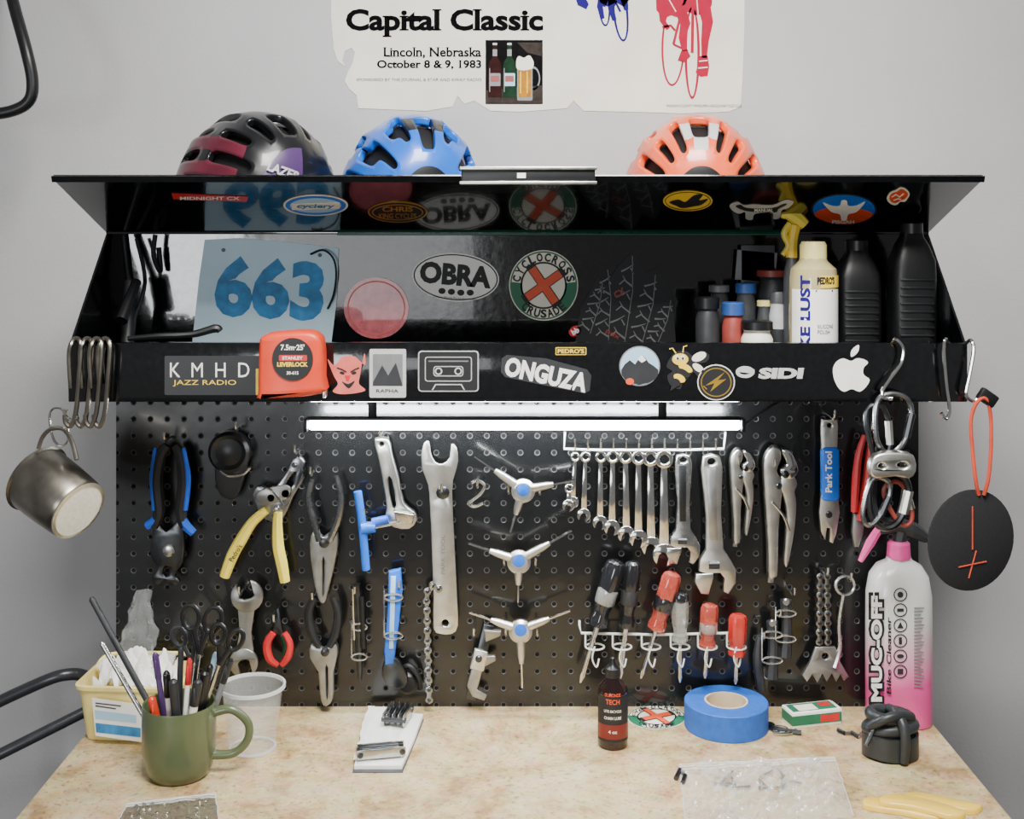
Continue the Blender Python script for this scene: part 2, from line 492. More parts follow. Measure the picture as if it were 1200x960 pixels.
# ================================================================ HUTCH
XL,XR=-.600,.616
hu=root('pegboard_hutch','glossy black steel hutch with raised lid, shelf and pegboard','tool cabinet',(.008,.08,ZT))
t=.003
back=mk('back_panel',[box((.008,.004,1.56),(XR-XL-.004,.006,.235),'blackgloss',0)],hu)
peg=mk('pegboard',[box((.008,.004,(ZT+1.4401)/2),(XR-XL-.004,.008,1.4401-ZT),'peg',0)],hu)
mk('rear_box',[box((.008,.1,(ZT+1.66)/2),(XR-XL-.01,.182,1.66-ZT),'black',.002)],hu)
mk('roof',[box((.008,.075,1.6665),(XR-XL,.232,.005),'blackgloss',.001)],hu)
for x in(XL,XR-t):
    mk('side_panel',[prism([(0,1.44),(-.188,1.44),(-.188,1.519),(-.04,1.664),(.19,1.664),(.19,1.44)],x,x+t,'blackgloss')],hu)
mk('shelf',[box((.008,-.094,1.4425),(XR-XL,.19,.005),'blackgloss',.001)],hu)
lip=mk('front_lip',[box((.008,-.190,1.479),(XR-XL+.002,.004,.08),'blackgloss',.0012),box((.008,-.184,1.5175),(XR-XL,.012,.003),'blackgloss',.001)],hu)
a_=V3(395,273,.037);b_=V3(916,273,.037)
mk('green_strip',[box(((a_.x+b_.x)/2,-.037,a_.z),(b_.x-a_.x,.008,.007),'teal',.001)],hu,label='thin dark green strip along the hinge')
LIPF=.1922
n=LP.n
y0,z0=HING;y1,z1=FR
th=.006
lid=mk('lid',[prism([(y0,z0),(y1,z1),(y1-n.y*th,z1-n.z*th),(y0-n.y*th,z0-n.z*th)],XL,XR,'blackgloss'),
   prism([(y1-.001,z1-.004),(y1-.004,z1+.004),(y1+.002,z1+.005),(y1+.003,z1-.004)],XL-.001,XR+.001,'blackgloss')],hu)
LB=VP(LIPF)
BKs=VP(.0005)
def stick(parent,label,pcs,name='sticker'):
    return mk(name,pcs,parent,label=label)
pl=BKs
stick(back,'light blue paper race number reading 663',[fl(pl,[(240,281),(280,279),(340,284),(397,291),(395,350),(388,405),(389,424),(224,424),(226,395),(233,330)],'bib',1),
  txt(pl,'663',316,338,128,72,'numblue',3,.045,ang=-3),
  fl(pl,el(262,293,2.4,n=12),'darkgrey',3),fl(pl,el(375,299,2.4,n=12),'darkgrey',3)]+
  [tpx([(364,298,.004),(378,293,.012),(390,302,.012),(394,320,.01),(391,345,.006),(384,362,.003)],.006,1.2,'black')],'race_number')
stick(back,'glossy pink red round sticker',[fl(pl,el(441,361,38,36,40),'pinkred',1),fl(pl,[el(441,361,34,32,40),el(441,361,32.5,30.5,40)],'skin',3),txt(pl,'portland',441,378,40,7,'skin',3)])
stick(back,'white oval sticker with black OBRA lettering',[fl(pl,el(534,325,51,28.5,44,rot=4),'white',1),fl(pl,[el(534,325,49.5,27,44,rot=4),el(534,325,48,25.6,44,rot=4)],'ink',2),
  txt(pl,'OBRA',534,322,84,26,'ink',3,.05,ang=-5)]+[fl(pl,el(x,y,4.2,3.6,12),'ink',3) for x,y in((518,341),(529,342),(540,343),(551,343))]+[txt(pl,'Oregon Bicycle Racing Association',533,349.5,50,2.8,'ink',3,0,ang=-4)])
def crus(pl,cx,cy,R,ysc):
    def arc(a0,a1,r0,r1,m,l):
        q=[(cx+R*r1*math.sin(math.radians(a)),cy-R*r1*math.cos(math.radians(a))*ysc) for a in range(a0,a1+1,6)]
        q+=[(cx+R*r0*math.sin(math.radians(a)),cy-R*r0*math.cos(math.radians(a))*ysc) for a in range(a1,a0-1,-6)]
        return fl(pl,q,m,l)
    o=[fl(pl,el(cx,cy,R,R*ysc,44),'cream',1),fl(pl,[el(cx,cy,R*.97,R*.97*ysc,44),el(cx,cy,R*.93,R*.93*ysc,44)],'green',2),
       fl(pl,[el(cx,cy,R*.67,R*.67*ysc,40),el(cx,cy,R*.62,R*.62*ysc,40)],'ink',3),arc(84,144,.62,.97,'green',3),arc(216,276,.62,.97,'green',3)]
    X=[(-.5,-.34),(-.34,-.5),(0,-.16),(.34,-.5),(.5,-.34),(.16,0),(.5,.34),(.34,.5),(0,.16),(-.34,.5),(-.5,.34),(-.16,0)]
    Xb=[(x*1.2,y*1.2) for x,y in X]
    o+=[fl(pl,xf(Xb,cx,cy,R,10,R*ysc),'ink',5),fl(pl,xf(X,cx,cy,R,10,R*ysc),'redorange',6)]
    o+=arctext(pl,'CYCLOCROSS',cx,cy,R*.80,R*.24,-76,76,'ink',4,.035,ysc)
    o+=arctext(pl,'CRUSADE',cx,cy,R*.80,R*.24,-139,-221,'ink',4,.035,ysc,inward=True)
    return o
stick(back,'round cyclocross sticker with orange crossed bars',crus(pl,637,334.5,40.5,1.02))
dk=[]
random.seed(21)
for (bx_,by_,tx,ty,w_) in((684,388,706,330,8),(704,398,712,316,9),(722,400,741,300,10),(742,402,768,322,10),(762,402,786,352,8)):
    a=Vector((bx_,by_));b=Vector((tx,ty));d=(b-a);q=Vector((-d.y,d.x)).normalized()
    for k in range(6):
        c_=a+d*(.05+.15*k)+q*random.uniform(-2,2);ww=w_*(1-max(0,.13*k-.5))
        sgn=1 if (k%2) else -1
        dk.append(fl(pl,stroke([tuple(c_-q*ww*.9*sgn),tuple(c_+d*.05-q*ww*.1),tuple(c_+d*.11+q*ww*.6*sgn)],[2.1,1.6,.6]),'grey',2))
        dk.append(fl(pl,stroke([tuple(c_+q*ww*.8*sgn),tuple(c_+q*ww*.3*sgn+d*.06)],1.4),'grey',2))
    dk.append(fl(pl,stroke([tuple(a+q*w_),tuple(a+d*.6+q*w_*.8),tuple(b)],.8),'grey',2))
dk+=[txt(pl,'cx',726,343,14,8,'dullred',5,.02,ang=30),txt(pl,'pdx',718,392,18,7,'dullred',5,.02,ang=-30)]
stick(back,'dark sticker with a faint spiky tire tread drawing',[fl(pl,[(674,402),(680,362),(700,324),(710,334),(724,312),(740,296),(756,320),(770,314),(788,345),(792,402)],'ink',1),dk])
stick(back,'small red oval sticker with white letters',[fl(pl,el(674,388,8,6,20,rot=-30),'red',1),txt(pl,'bb',674,388,9,7,'white',3,.05,ang=30)])
pl=LP
stick(lid,'slim dark red sticker with white lettering',[fl(pl,[(201,226),(291,230),(289,236),(203,233)],'red',1),txt(pl,'MIDNIGHT CX',246,231.5,70,4,'white',3,.02)])
stick(lid,'pale blue oval sticker with script lettering',[fl(pl,el(370,240,38,12.5,40),'cream',1),fl(pl,el(370,240,35.5,11,40),'parkblue',2),fl(pl,el(370,240,30,8.5,40),'lightblue',3),fl(pl,[(342,238),(398,236),(398,243),(342,245)],'cream',4),txt(pl,'cyclery',370,240.5,44,6,'numblue',6,.03,shear=.3)])
stick(lid,'black and gold oval sticker',[fl(pl,el(466,248,35,12.5,40),'gold',1),fl(pl,el(466,248,33,11,40),'ink',2),txt(pl,'CHRIS',466,244,36,6,'gold',4,.03),txt(pl,'KING CYCLES',466,252,44,6,'gold',4,.02),fl(pl,[el(466,248,30,9.3,40),el(466,248,28.8,8.4,40)],'gold',3)])
stick(lid,'yellow oval sticker with a black bird shape',[fl(pl,el(806,235,29,12,36),'yellow',1),fl(pl,[el(806,235,27,10.8,36),el(806,235,26,10,36)],'ink',2),fl(pl,[(784,236),(795,233),(803,236),(813,228),(824,227),(819,234),(830,232),(822,239),(812,241),(800,243),(792,240)],'ink',3,3)])
stick(lid,'white outline sticker of a small dog',[fl(pl,[(855,240),(864,236),(872,240),(884,239),(905,240),(920,234),(930,236),(924,243),(916,246),(914,255),(906,256),(905,249),(885,250),(882,257),(874,256),(873,248),(866,250),(858,246)],'lightgrey',1,3),fl(pl,[(862,241),(868,239),(876,243),(905,243),(918,238),(922,239),(912,244),(908,248),(880,247),(870,245)],'ink',3,3),txt(pl,'MANUAL',895,245,22,4,'white',5,.02)])
stick(lid,'blue oval sticker with white bird and orange hills',[fl(pl,el(989,245,39,18.5,40),'ink',1),fl(pl,el(989,245,36.5,17,40),'parkblue',2),fl(pl,[(954,250),(970,243),(983,250),(996,243),(1012,245),(1023,250),(1012,258),(990,262),(966,258)],'redorange',3,3),fl(pl,[(964,236),(975,240),(984,240),(986,234),(992,234),(994,240),(1003,240),(1014,235),(1004,247),(994,250),(992,257),(986,257),(984,250),(974,247)],'white',4,3),txt(pl,'PISGAH',988,258.5,26,4,'cream',6,.03)])
stick(lid,'small irregular orange red sticker with pale folds',[fl(pl,[(1039,232),(1043,225),(1050,222),(1055,219),(1062,221),(1066,227),(1063,233),(1060,236),(1055,236),(1050,240),(1043,238)],'cream',1,3),fl(pl,[(1042,231),(1045,226),(1051,224),(1056,221),(1061,223),(1064,227),(1061,232),(1056,234),(1050,237),(1045,236)],'redorange',2,3),fl(pl,stroke([(1045,230),(1050,227),(1054,230),(1059,226)],1.4),'cream',3),fl(pl,stroke([(1047,234),(1052,232),(1056,233)],1.2),'cream',3)])
pl=LB
stick(lip,'black sticker reading KMHD Jazz Radio with yellow strip',[fl(pl,rr(193,417,322,463,2),'black',1),fl(pl,rr(300,432,322,463,1),'yellow',2),fl(pl,[(303,463),(315,432),(322,432),(322,463)],'grey',3),
   txt(pl,'K  M  H  D',246,433.5,93,17,'white',3,.0),txt(pl,'JAZZ RADIO',240,449,74,7.5,'yellow',3,.0)])
stick(lip,'red devil face sticker',[fl(pl,[(384,421),(392,428),(402,418),(416,418),(428,428),(427,414),(422,440),(421,450),(428,458),(404,462),(390,459),(396,450),(391,440)],'skin',1,4),
   fl(pl,el(401,437,3,1.6,12,rot=15),'ink',3),fl(pl,el(415,437,3,1.6,12,rot=-15),'ink',3),fl(pl,[(401,447),(408,450),(416,446),(409,455)],'ink',3,3),fl(pl,[(404,440),(411,440),(409,446),(406,446)],'red',3),
   fl(pl,stroke([(395,431),(401,433),(406,436)],1.5),'ink',3),fl(pl,stroke([(421,431),(416,433),(411,436)],1.5),'ink',3)])
stick(lip,'grey rectangular photo print sticker',[fl(pl,rr(433,409,476,466,2),'lightgrey',1),fl(pl,rr(437,415,472,452,1),'grey',2),fl(pl,[(437,448),(448,428),(455,440),(464,425),(472,452),(437,452)],'darkgrey',3),txt(pl,'RAPHA',454,458,26,4,'darkgrey',3,.01)])
stick(lip,'outline sticker of a cassette tape',[fl(pl,rr(490,411,561,459,4),'lightgrey',1),fl(pl,rr(491.3,412.3,559.7,457.7,3.4),'ink',2),fl(pl,[rr(498,418,553,447,3),rr(499,419,552,446,2.4)],'lightgrey',3),fl(pl,[rr(508,429,543,441,3),rr(509,430,542,440,2.4)],'lightgrey',3),
   fl(pl,[el(514,435,4.4,n=20),el(514,435,2.8,n=20)],'lightgrey',4),fl(pl,[el(537,435,4.4,n=20),el(537,435,2.8,n=20)],'lightgrey',4),fl(pl,rr(502,422.5,549,424,.5),'grey',4),fl(pl,[(506,457),(510,450),(541,450),(545,457),(543.6,457),(540,451.2),(511,451.2),(507.5,457)],'lightgrey',3)])
stick(lip,'white lettering sticker reading ONGUZA',[fl(pl,[(588,420),(594,416),(640,420),(688,433),(693,440),(691,458),(685,461),(640,452),(592,442),(587,436)],'darkgrey',1),txt(pl,'ONGUZA',640,439,98,23,'white',3,.05,ang=-12)])
stick(lip,'small dark sticker with yellow block letters',[fl(pl,rr(651,407,687,416,1),'yellow',1),fl(pl,rr(652,408,686,415,.6),'ink',2),txt(pl,"PEDRO'S",669,411.5,31,5,'yellow',3,.03)])
stick(lip,'round blue sticker with a mountain scene',[fl(pl,el(749.5,429,24,23.5,36),'grey',1),fl(pl,el(749.5,429,22.5,22,36),'lightblue',2),fl(pl,[(728,433),(738,422),(744,427),(752,416),(760,425),(771,433),(768,444),(749,451),(732,444)],'darkgrey',3,2),fl(pl,[(747,421),(752,416),(757,422),(752,425)],'white',4),fl(pl,el(738,447,5,4,14),'redorange',4)])
bo=[(785,420),(793,412),(805,412),(812,417),(822,411),(831,416),(828,424),(818,427),(826,434),(826,442),(818,441),(812,436),(806,444),(800,449),(797,456),(789,454),(784,449),(782,440),(788,435),(781,430)]
bee=[fl(pl,bo,'ink',1,3),fl(pl,el(797,421,10.5,8,24),'ink',2),fl(pl,el(797,421,9.5,7,24),'yellow',3),fl(pl,el(793,419,3,3.4,12),'cream',4),fl(pl,el(800,419,3,3.4,12),'cream',4),fl(pl,el(794,420,1.3,1.6,8),'ink',5),fl(pl,el(800,420,1.3,1.6,8),'ink',5),
     fl(pl,el(819,418,9,5,20,rot=-25),'cream',3),fl(pl,el(818,431,7.5,4,20,rot=35),'cream',3)]
for i,(x,y,rx_) in enumerate(((803,431,9),(800,437,8.6),(796,443,7.4),(792,448,5.4))):bee.append(fl(pl,el(x,y,rx_,4.4,18,rot=28),'ink' if i%2 else 'yellow',4+i))
bee+=[fl(pl,[(787,449),(793,453),(785,458)],'ink',8),fl(pl,stroke([(792,414),(788,408),(784,409)],1.3),'yellow',4),fl(pl,stroke([(800,413),(801,406),(805,405)],1.3),'yellow',4)]
stick(lip,'yellow and black cartoon bee sticker',bee)
stick(lip,'black round sticker with slanted yellow emblem',[fl(pl,el(839,448,22,21,36),'cream',3),fl(pl,el(839,448,20.8,19.8,36),'ink',4),fl(pl,[el(839,448,18,17,36),el(839,448,16.8,15.8,36)],'gold',5),fl(pl,[(849,436),(826,452),(837,449),(832,459),(851,444),(841,445.5)],'gold',6),fl(pl,stroke([(828,456),(824,452)],1.2),'gold',6)])
stick(lip,'white lettering sticker reading SIDI with round emblem',[fl(pl,[el(873,436,11,7,26),el(873,436,6.5,3,26)],'lightgrey',1),fl(pl,[(868,430),(884,433),(884,438),(866,436)],'lightgrey',2),txt(pl,'SIDI',915,437.5,52,13,'lightgrey',2,.06,shear=.15)])
ap=[(997,423),(1004,420),(1012,421),(1017,425),(1012,431),(1012,439),(1019,445),(1014,454),(1007,459),(998,456),(989,459),(982,454),(977,443),(976,432),(980,424),(988,420)]
stick(lip,'white apple shaped sticker with leaf',[fl(pl,ap,'white',1,4),fl(pl,[(997,418),(998,410),(1006,404),(1006,411),(1002,416)],'white',1,3)])
# ================================================================ LIGHT BAR
lb=root('light_bar','slim glowing white light bar under the shelf','light',V3(615,497,.07))
fL=.075
c0=V3(362,498,fL);c1=V3(867,498,fL);cc=(c0+c1)/2;W=c1.x-c0.x
mk('diffuser',[box(cc,(W,.014,.0135),'led',.004)],lb)
mk('housing',[box(cc+Vector((.0,.002,.009)),(W+.006,.018,.004),'ledhouse',.001),box((c0.x-.004,c0.y,c0.z),(.006,.018,.02),'ledhouse',.002),box((c1.x+.004,c1.y,c1.z),(.006,.018,.02),'ledhouse',.002)],lb)
for x in(-.22,.2):mk('mounting_clip',[box((cc.x+x,cc.y,(cc.z+.011+1.44)/2),(.012,.006,1.44-cc.z-.011),'ledhouse',.001)],lb)
mk('power_cord',[tube(cat([Vector((c1.x+.006,c1.y,c1.z)),Vector((c1.x+.05,c1.y,c1.z+.03)),Vector((c1.x+.1,c1.y+.03,c1.z+.045)),Vector((c1.x+.16,-.004,c1.z+.045))],5,False),.002,'black')],lb)
# ================================================================ POSTER
WP=VP(-.2194)
po=[(388,-60),(388,20),(391,58),(396,72),(404,78),(401,70),(404,60),(412,56),(416,62),(413,74),(408,84),(404,95),(409,104),(418,112),(420,127),(450,128),(500,130),(530,125),(536,112),(544,122),(556,118),(575,130),(610,131),(664,127),(672,118),(684,130),(740,131),(800,133),(854,131),(868,125),(870,90),(872,40),(873,-60)]
pw=[plate(WP,[po],.0006,'paper',0,0)]
pl=WP
def T(s,cx,cy,w,h,m='printink',b=.012,**k):pw.append(txt(pl,s,cx,cy,w,h,m,4,b,**k))
T('Capital Classic',521,27,231,33,b=.035,serif=.055)
T('Lincoln, Nebraska',507,62,114,13,b=.02,serif=.05)
T('October 8 & 9, 1983',503,76,122,11,b=.025,serif=.05)
T('SPONSORED BY THE JOURNAL & STAR AND KWAY RADIO',491,94,146,4.5,'midgrey',0)
T('MADISON COUNTY WHEELMEN LINCOLN BICYCLE CLUB',825,124,88,3,'midgrey',0)
pw.append(fl(pl,rr(569,47,636,122,.5),'photodark',3))
pw.append(fl(pl,[(570,106),(635,100),(635,121),(570,121)],'photogrey',4))
pw.append(fl(pl,[(606,50),(635,50),(635,66),(618,62)],'photogrey',4))
def btl(x,c,lab,yb=112):
    pw.append(fl(pl,cat([(x-2.4,51),(x+2.4,51),(x+2.6,66),(x+7.5,78),(x+8,yb-2),(x+6,yb),(x-6,yb),(x-8,yb-2),(x-7.5,78),(x-2.6,66)],3),c,5))
    pw.append(fl(pl,rr(x-6.5,86,x+6.5,101,1),lab,6));pw.append(fl(pl,rr(x-5,89,x+5,96,1),'dullred',7));pw.append(fl(pl,rr(x-2.6,58,x+2.6,66,.5),'grey',6));pw.append(fl(pl,rr(x-2.6,50.5,x+2.6,53,.5),'lightgrey',6));pw.append(fl(pl,rr(x-6.6,80,x-5.6,108,.4),'grey',8))
btl(580,'bottlered','grey',114);btl(597,'bottlegreen','lightblue',114)
pw+= [fl(pl,[el(625,92,8,14,24),el(625,92,6.5,11.5,24)],'grey',4),fl(pl,rr(606,68,624,118,2),'grey',5),fl(pl,rr(607.5,80,622.5,114,1.5),'beer',6),fl(pl,cat([(605,72),(608,66),(614,68),(620,65),(625,72),(623,81),(607,82)],3),'cream',7),fl(pl,rr(609,84,611,110,.6),'gold',8),fl(pl,rr(617,84,618.5,110,.6),'gold',8)]
def st(pts,w,m,l=4):pw.append(fl(pl,stroke(pts,w),m,l))
def ring(cx,cy,rx,ry,w,m,l=3,rot=0):pw.append(fl(pl,[el(cx,cy,rx,ry,44,rot),el(cx,cy,rx-w,ry-w,44,rot)],m,l))
R_='posterred'
ring(789,52,14,49,2.4,R_,rot=2);ring(811,62,9,54,3,R_,4)
st([(789,52),(800,8),(811,-20)],3,R_);st([(789,52),(806,60)],2.4,R_);st([(811,62),(812,-10)],3.4,R_,5)
pw.append(fl(pl,[(768,-20),(836,-20),(834,6),(829,16),(816,18),(806,14),(800,22),(786,18),(778,22),(769,12)],R_,4))
st([(824,2),(829,26),(826,48),(825,68)],[15,13,9,6],R_,5)
pw.append(fl(pl,[(819,66),(829,65),(831,78),(829,89),(821,90),(815,85),(818,76)],R_,5))
st([(818,80),(829,79)],1.4,'paper',6);st([(819,72),(829,71)],1.4,'paper',6)
st([(796,8),(803,28),(799,44),(802,60)],[14,12,8,6],R_,5)
pw.append(fl(pl,[(798,60),(805,58),(809,66),(802,73),(794,71)],R_,5))
st([(775,4),(776,24),(783,34)],[9,6,5],R_,5);st([(776,32),(786,30),(791,36)],2.6,R_,5)
st([(816,-4),(819,30)],1.2,'paper',6);st([(784,0),(792,14)],1.2,'paper',6)
R_='purple'
ring(727,14,9,35,2.6,R_,rot=-6);ring(708,8,7,23,2.2,R_,rot=-4)
st([(708,8),(716,-8),(727,14)],2.6,R_)
pw.append(fl(pl,[(697,-20),(739,-20),(737,0),(731,8),(722,3),(712,8),(703,3)],R_,4))
st([(706,-2),(703,8),(706,22)],[11,7,5],R_);st([(718,0),(716,10),(720,24)],[11,7,5],R_);st([(731,-2),(734,12)],[9,5],R_)
pw.append(fl(pl,[(673,-6),(684,-6),(690,5),(687,11),(677,6)],R_,4))
mk('poster',pw,label='torn white paper poster with event lettering and cyclists',cat_='poster')
# ================================================================ HELMETS
def helmet(label,loc,dim,yaw,pitch,roll,vents,colf,base,text=None):
    NI,NJ=22,16
    R=Matrix.Rotation(math.radians(yaw),3,'Z')@Matrix.Rotation(math.radians(pitch),3,'X')@Matrix.Rotation(math.radians(roll),3,'Y')
    a,b,c=dim;loc=Vector(loc);rt=root('bicycle_helmet',label,'helmet',loc,group='bicycle helmets on the hutch roof')
    def P(i,j,k=1.0):
        al=math.radians(-96+192*i/NI);be=math.radians(-86+172*j/NJ)
        cb=max(math.cos(be),.02)
        x=a*math.sin(al)*cb**.62;y=b*math.sin(be);z=c*math.cos(al)*cb**.55
        if z<0:x*=.97
        d=(1 if i in(6,9,13,16) else (-.5 if i in(7,8,14,15,4,5,17,18) else 0))
        rib=1+.018*d*cb
        taper=1+.06*math.sin(be)
        return R@Vector((x*k*taper*rib,y*k,z*k*rib+.012))+loc
    hole=set()
    for i0,i1,j0,j1 in vents:
        for i in range(i0,i1+1):
            for j in range(j0,j1+1):hole.add((i,j));hole.add((NI-1-i,j))
    bm=bmesh.new();g={}
    for i in range(NI+1):
        for j in range(NJ+1):g[i,j]=bm.verts.new(P(i,j)-loc)
    mats=[]
    for i in range(NI):
        for j in range(NJ):
            if (i,j) in hole:continue
            m=colf(i,j) or base
            f=bm.faces.new((g[i,j],g[i+1,j],g[i+1,j+1],g[i,j+1]));f.smooth=True
            if m not in mats:mats.append(m)
            f.material_index=mats.index(m)
    bmesh.ops.recalc_face_normals(bm,faces=bm.faces[:])
    s_=sum(f.normal.dot(f.calc_center_median()) for f in bm.faces)
    if s_<0:bmesh.ops.reverse_faces(bm,faces=bm.faces[:])
    for v in [v for v in bm.verts if not v.link_faces]:bm.verts.remove(v)
    cl=bm.edges.layers.float.get('crease_edge') or bm.edges.layers.float.new('crease_edge')
    for e in bm.edges:
        if len(e.link_faces)==1:e[cl]=.55
    me=bpy.data.meshes.new('shell');bm.to_mesh(me);bm.free()
    for m in mats:me.materials.append(MATS[m])
    ob=bpy.data.objects.new('shell',me);sc.collection.objects.link(ob);ob.parent=rt;WL[ob.name]=loc
    so=ob.modifiers.new('s','SOLIDIFY');so.thickness=.012;so.offset=-1;so.edge_crease_outer=.6
    su=ob.modifiers.new('u','SUBSURF');su.levels=2;su.render_levels=2
    V=[];Fc=[]
    for i in range(NI+1):
        for j in range(NJ+1):V.append(P(i,j,.87))
    for i in range(NI):
        for j in range(NJ):Fc.append([i*(NJ+1)+j,(i+1)*(NJ+1)+j,(i+1)*(NJ+1)+j+1,i*(NJ+1)+j+1])
    mk('liner',[(V,Fc,'void')],rt,ang=180)
    mk('chin_strap',[tube(cat([P(2,6,.9),P(0,8,.7)+Vector((0,0,.0)),loc+R@Vector((0,0,.006)),P(NI,8,.7)+Vector((0,0,.0)),P(NI-2,6,.9)],6,False),.003,'black',6)],rt)
    if text:
        V=[P(i/2,j/2,1.02) for i in range(2*NI+1) for j in range(2*NJ+1)];nj=2*NJ+1
        Fq=[[i*nj+j,(i+1)*nj+j,(i+1)*nj+j+1,i*nj+j+1] for i in range(2*NI) for j in range(2*NJ)]
        bv=BVHTree.FromPolygons(V,Fq);o=[]
        s,px,py,w,h,an,m=text;pc=txt(VP(.25),s,px,py,w,h,m,2,.04,ang=an)
        for v in pc[0]:
            d=(v-CAM).normalized();hit=bv.ray_cast(CAM,d)
            o.append(hit[0]-d*.001 if hit[0] else v+d*.3)
        mk('lettering',[(o,pc[1],m)],rt)
VB=[(10,10,2,5),(10,10,7,10),(10,10,12,13),(8,8,3,6),(7,7,4,5),(8,8,8,11),(6,6,9,11),(5,5,2,5),(4,4,4,6),(5,5,7,8),(4,4,8,11),(2,2,4,7),(1,1,6,8),(2,2,9,11)]
VO=[(10,10,3,5),(10,10,7,9),(10,10,11,13),(8,8,2,5),(8,8,7,10),(8,8,12,13),(6,6,2,4),(6,6,6,9),(6,6,11,13),(4,4,2,5),(4,4,7,10),(4,4,12,13),(2,2,3,6),(2,2,8,11)]
RZ=1.669
def hx(px,yy):return (px-600)*(D+yy)/F
helmet('black helmet with muted red vents and purple lower edge',(hx(301,.075),.078,RZ+.027),(.120,.126,.148),42,3,-2,
   [(10,10,3,5),(10,10,8,11),(8,8,3,5),(8,8,7,10),(6,6,4,6),(6,6,8,11),(4,4,3,6),(4,4,8,11),(2,2,5,8)],
   lambda i,j:'violet' if (i<=1 and j<12) or (j<=1 and 2<=i<12) else ('maroon' if (i in(2,3) and 3<j<10) or (i in(5,) and 3<j<10) or (i in (13,) and 4<j<8) else None),'helmblack',('LAZER',333,201,40,11,-20,'lightgrey'))
helmet('blue road helmet with dark vents',(hx(481,.075),.08,RZ+.027),(.112,.128,.144),16,4,2,VB,
   lambda i,j:'helmblack' if (i in(0,21)) or (j<=0) or (i in(9,12) and 3<j<6) else None,'helmblue')
helmet('orange helmet with pale front ribs and many vents',(hx(815,.075),.08,RZ+.027),(.115,.13,.144),-4,4,0,VO,
   lambda i,j:'lightgrey' if (i in(9,12) and j in(3,4)) or (i in (10,11) and j==2) else('helmblack' if (j<=0) else('yellow' if i in(5,) and j in(8,9) else None)),'helmorange')
f=.262
c=V3(619,206,f);s=S(f)
br=root('magnetic_tool_bar','black bar with silver rails clipped on the raised lid','bar',c-Vector((0,0,.012)))
mk('bar_body',[box(c+Vector((0,.001,0)),(156*s,.018,18*s),'black',.002)],br)
for dz in(8.5,-8.5):mk('rail',[box(c+Vector((0,-.003,dz*s)),(160*s,.018,4*s),'satin',.001)],br)
mk('price_label',[box(c+Vector((-8*s,-.0095,0)),(10*s,.001,6*s),'white',0)],br)
# ================================================================ PEGBOARD HOOKS
hookmesh=None;HK='steel hooks and holders plugged into the pegboard'
def hook(px,py,f=.03):
    global hookmesh
    if hookmesh is None:
        hookmesh=mk('pegboard_hook',[tube(cat([Vector((0,.001,0)),Vector((0,-.012,0)),Vector((0,-.026,-.001)),Vector((0,-.034,.004)),Vector((0,-.036,.014))],4,False),.0019,'steel',8)],label='bent steel wire hook on the pegboard',cat_='hook',group=HK)
        ob=hookmesh;WL['hookbase']=Vector(WL[ob.name])
    else:
        ob=hookmesh.copy();sc.collection.objects.link(ob)
    ob.location=V3(px,py,0)+WL['hookbase']
def tool(name,label,px,py,f,parts,cat_='tool',group='hand tools hung on the pegboard',hk=None):
    if len(parts)==1:
        o=mk(name,parts[0][1],label=label,cat_=cat_,group=group)
    else:
        o=root(name,label,cat_,V3(px,py,f),group)
        for p in parts:mk(p[0],p[1],o,label=(p[2] if len(p)>2 else None))
    if hk:
        for h in (hk if isinstance(hk,list) else [hk]):hook(*h)
    return o
def pin(px,py,f0,r,mat='darksteel',h=.004):
    return lathe(V3(px,py,f0),(0,-1,0),[(r*S(f0)*.9,-.002),(r*S(f0),0),(r*S(f0),h*.7),(r*S(f0)*.7,h)],mat,16)
f=.03;P=VP(.022)
tool('cable_cutter','cable cutters with blue and black grips hanging handles up',199,640,f,[
 ('grip',[tpx([(196,522),(188,535),(183,565),(186,600),(180,618)],f,[5,7,8,7,5],'rubber',5),tpx([(182,525),(179,560),(181,598)],.034,[2,4,3],'blue',5),tpx([(188,600),(182,610),(172,617)],f,[5,6,5],'blue',4)]),
 ('grip',[tpx([(205,522),(212,535),(216,565),(212,600),(216,618)],f,[5,7,8,7,5],'rubber',5),tpx([(215,525),(220,560),(217,598)],.034,[2,4,3],'blue',5),tpx([(211,602),(217,615),(227,625)],f,[5,6,5],'blue',4)]),
 ('cutter_head',[plate(P,[[(184,606),(196,622),(214,606),(217,640),(214,660),(206,672),(212,680),(206,686),(195,678),(186,684),(179,676),(186,664),(178,650),(180,628)],el(196,668,4,6,14)],.008,'darksteel',.0015,sm=3),pin(198,645,.03,7,'steel')])],hk=(200,512))
tool('chain_gauge_reel','round black plastic reel with a hanging strap',272,540,f,[
 ('reel',[lathe(V3(272,527,.004),(0,-1,0),[(.005,0),(.028,.002),(.031,.006),(.031,.022),(.026,.026),(.02,.022),(.012,.024),(.005,.026)],'black',28)]),
 ('strap',[plate(VP(.012),[[(256,530),(262,512),(272,508),(284,512),(292,528),(288,556),(278,582),(262,580),(254,560)],el(272,540,8,10,16)],.012,'rubber',.002,sm=3)]),
 ('clip',[tpx([(258,552),(268,558),(285,556),(293,548)],.034,1.6,'steel')])],hk=(282,500))
P=VP(.02)
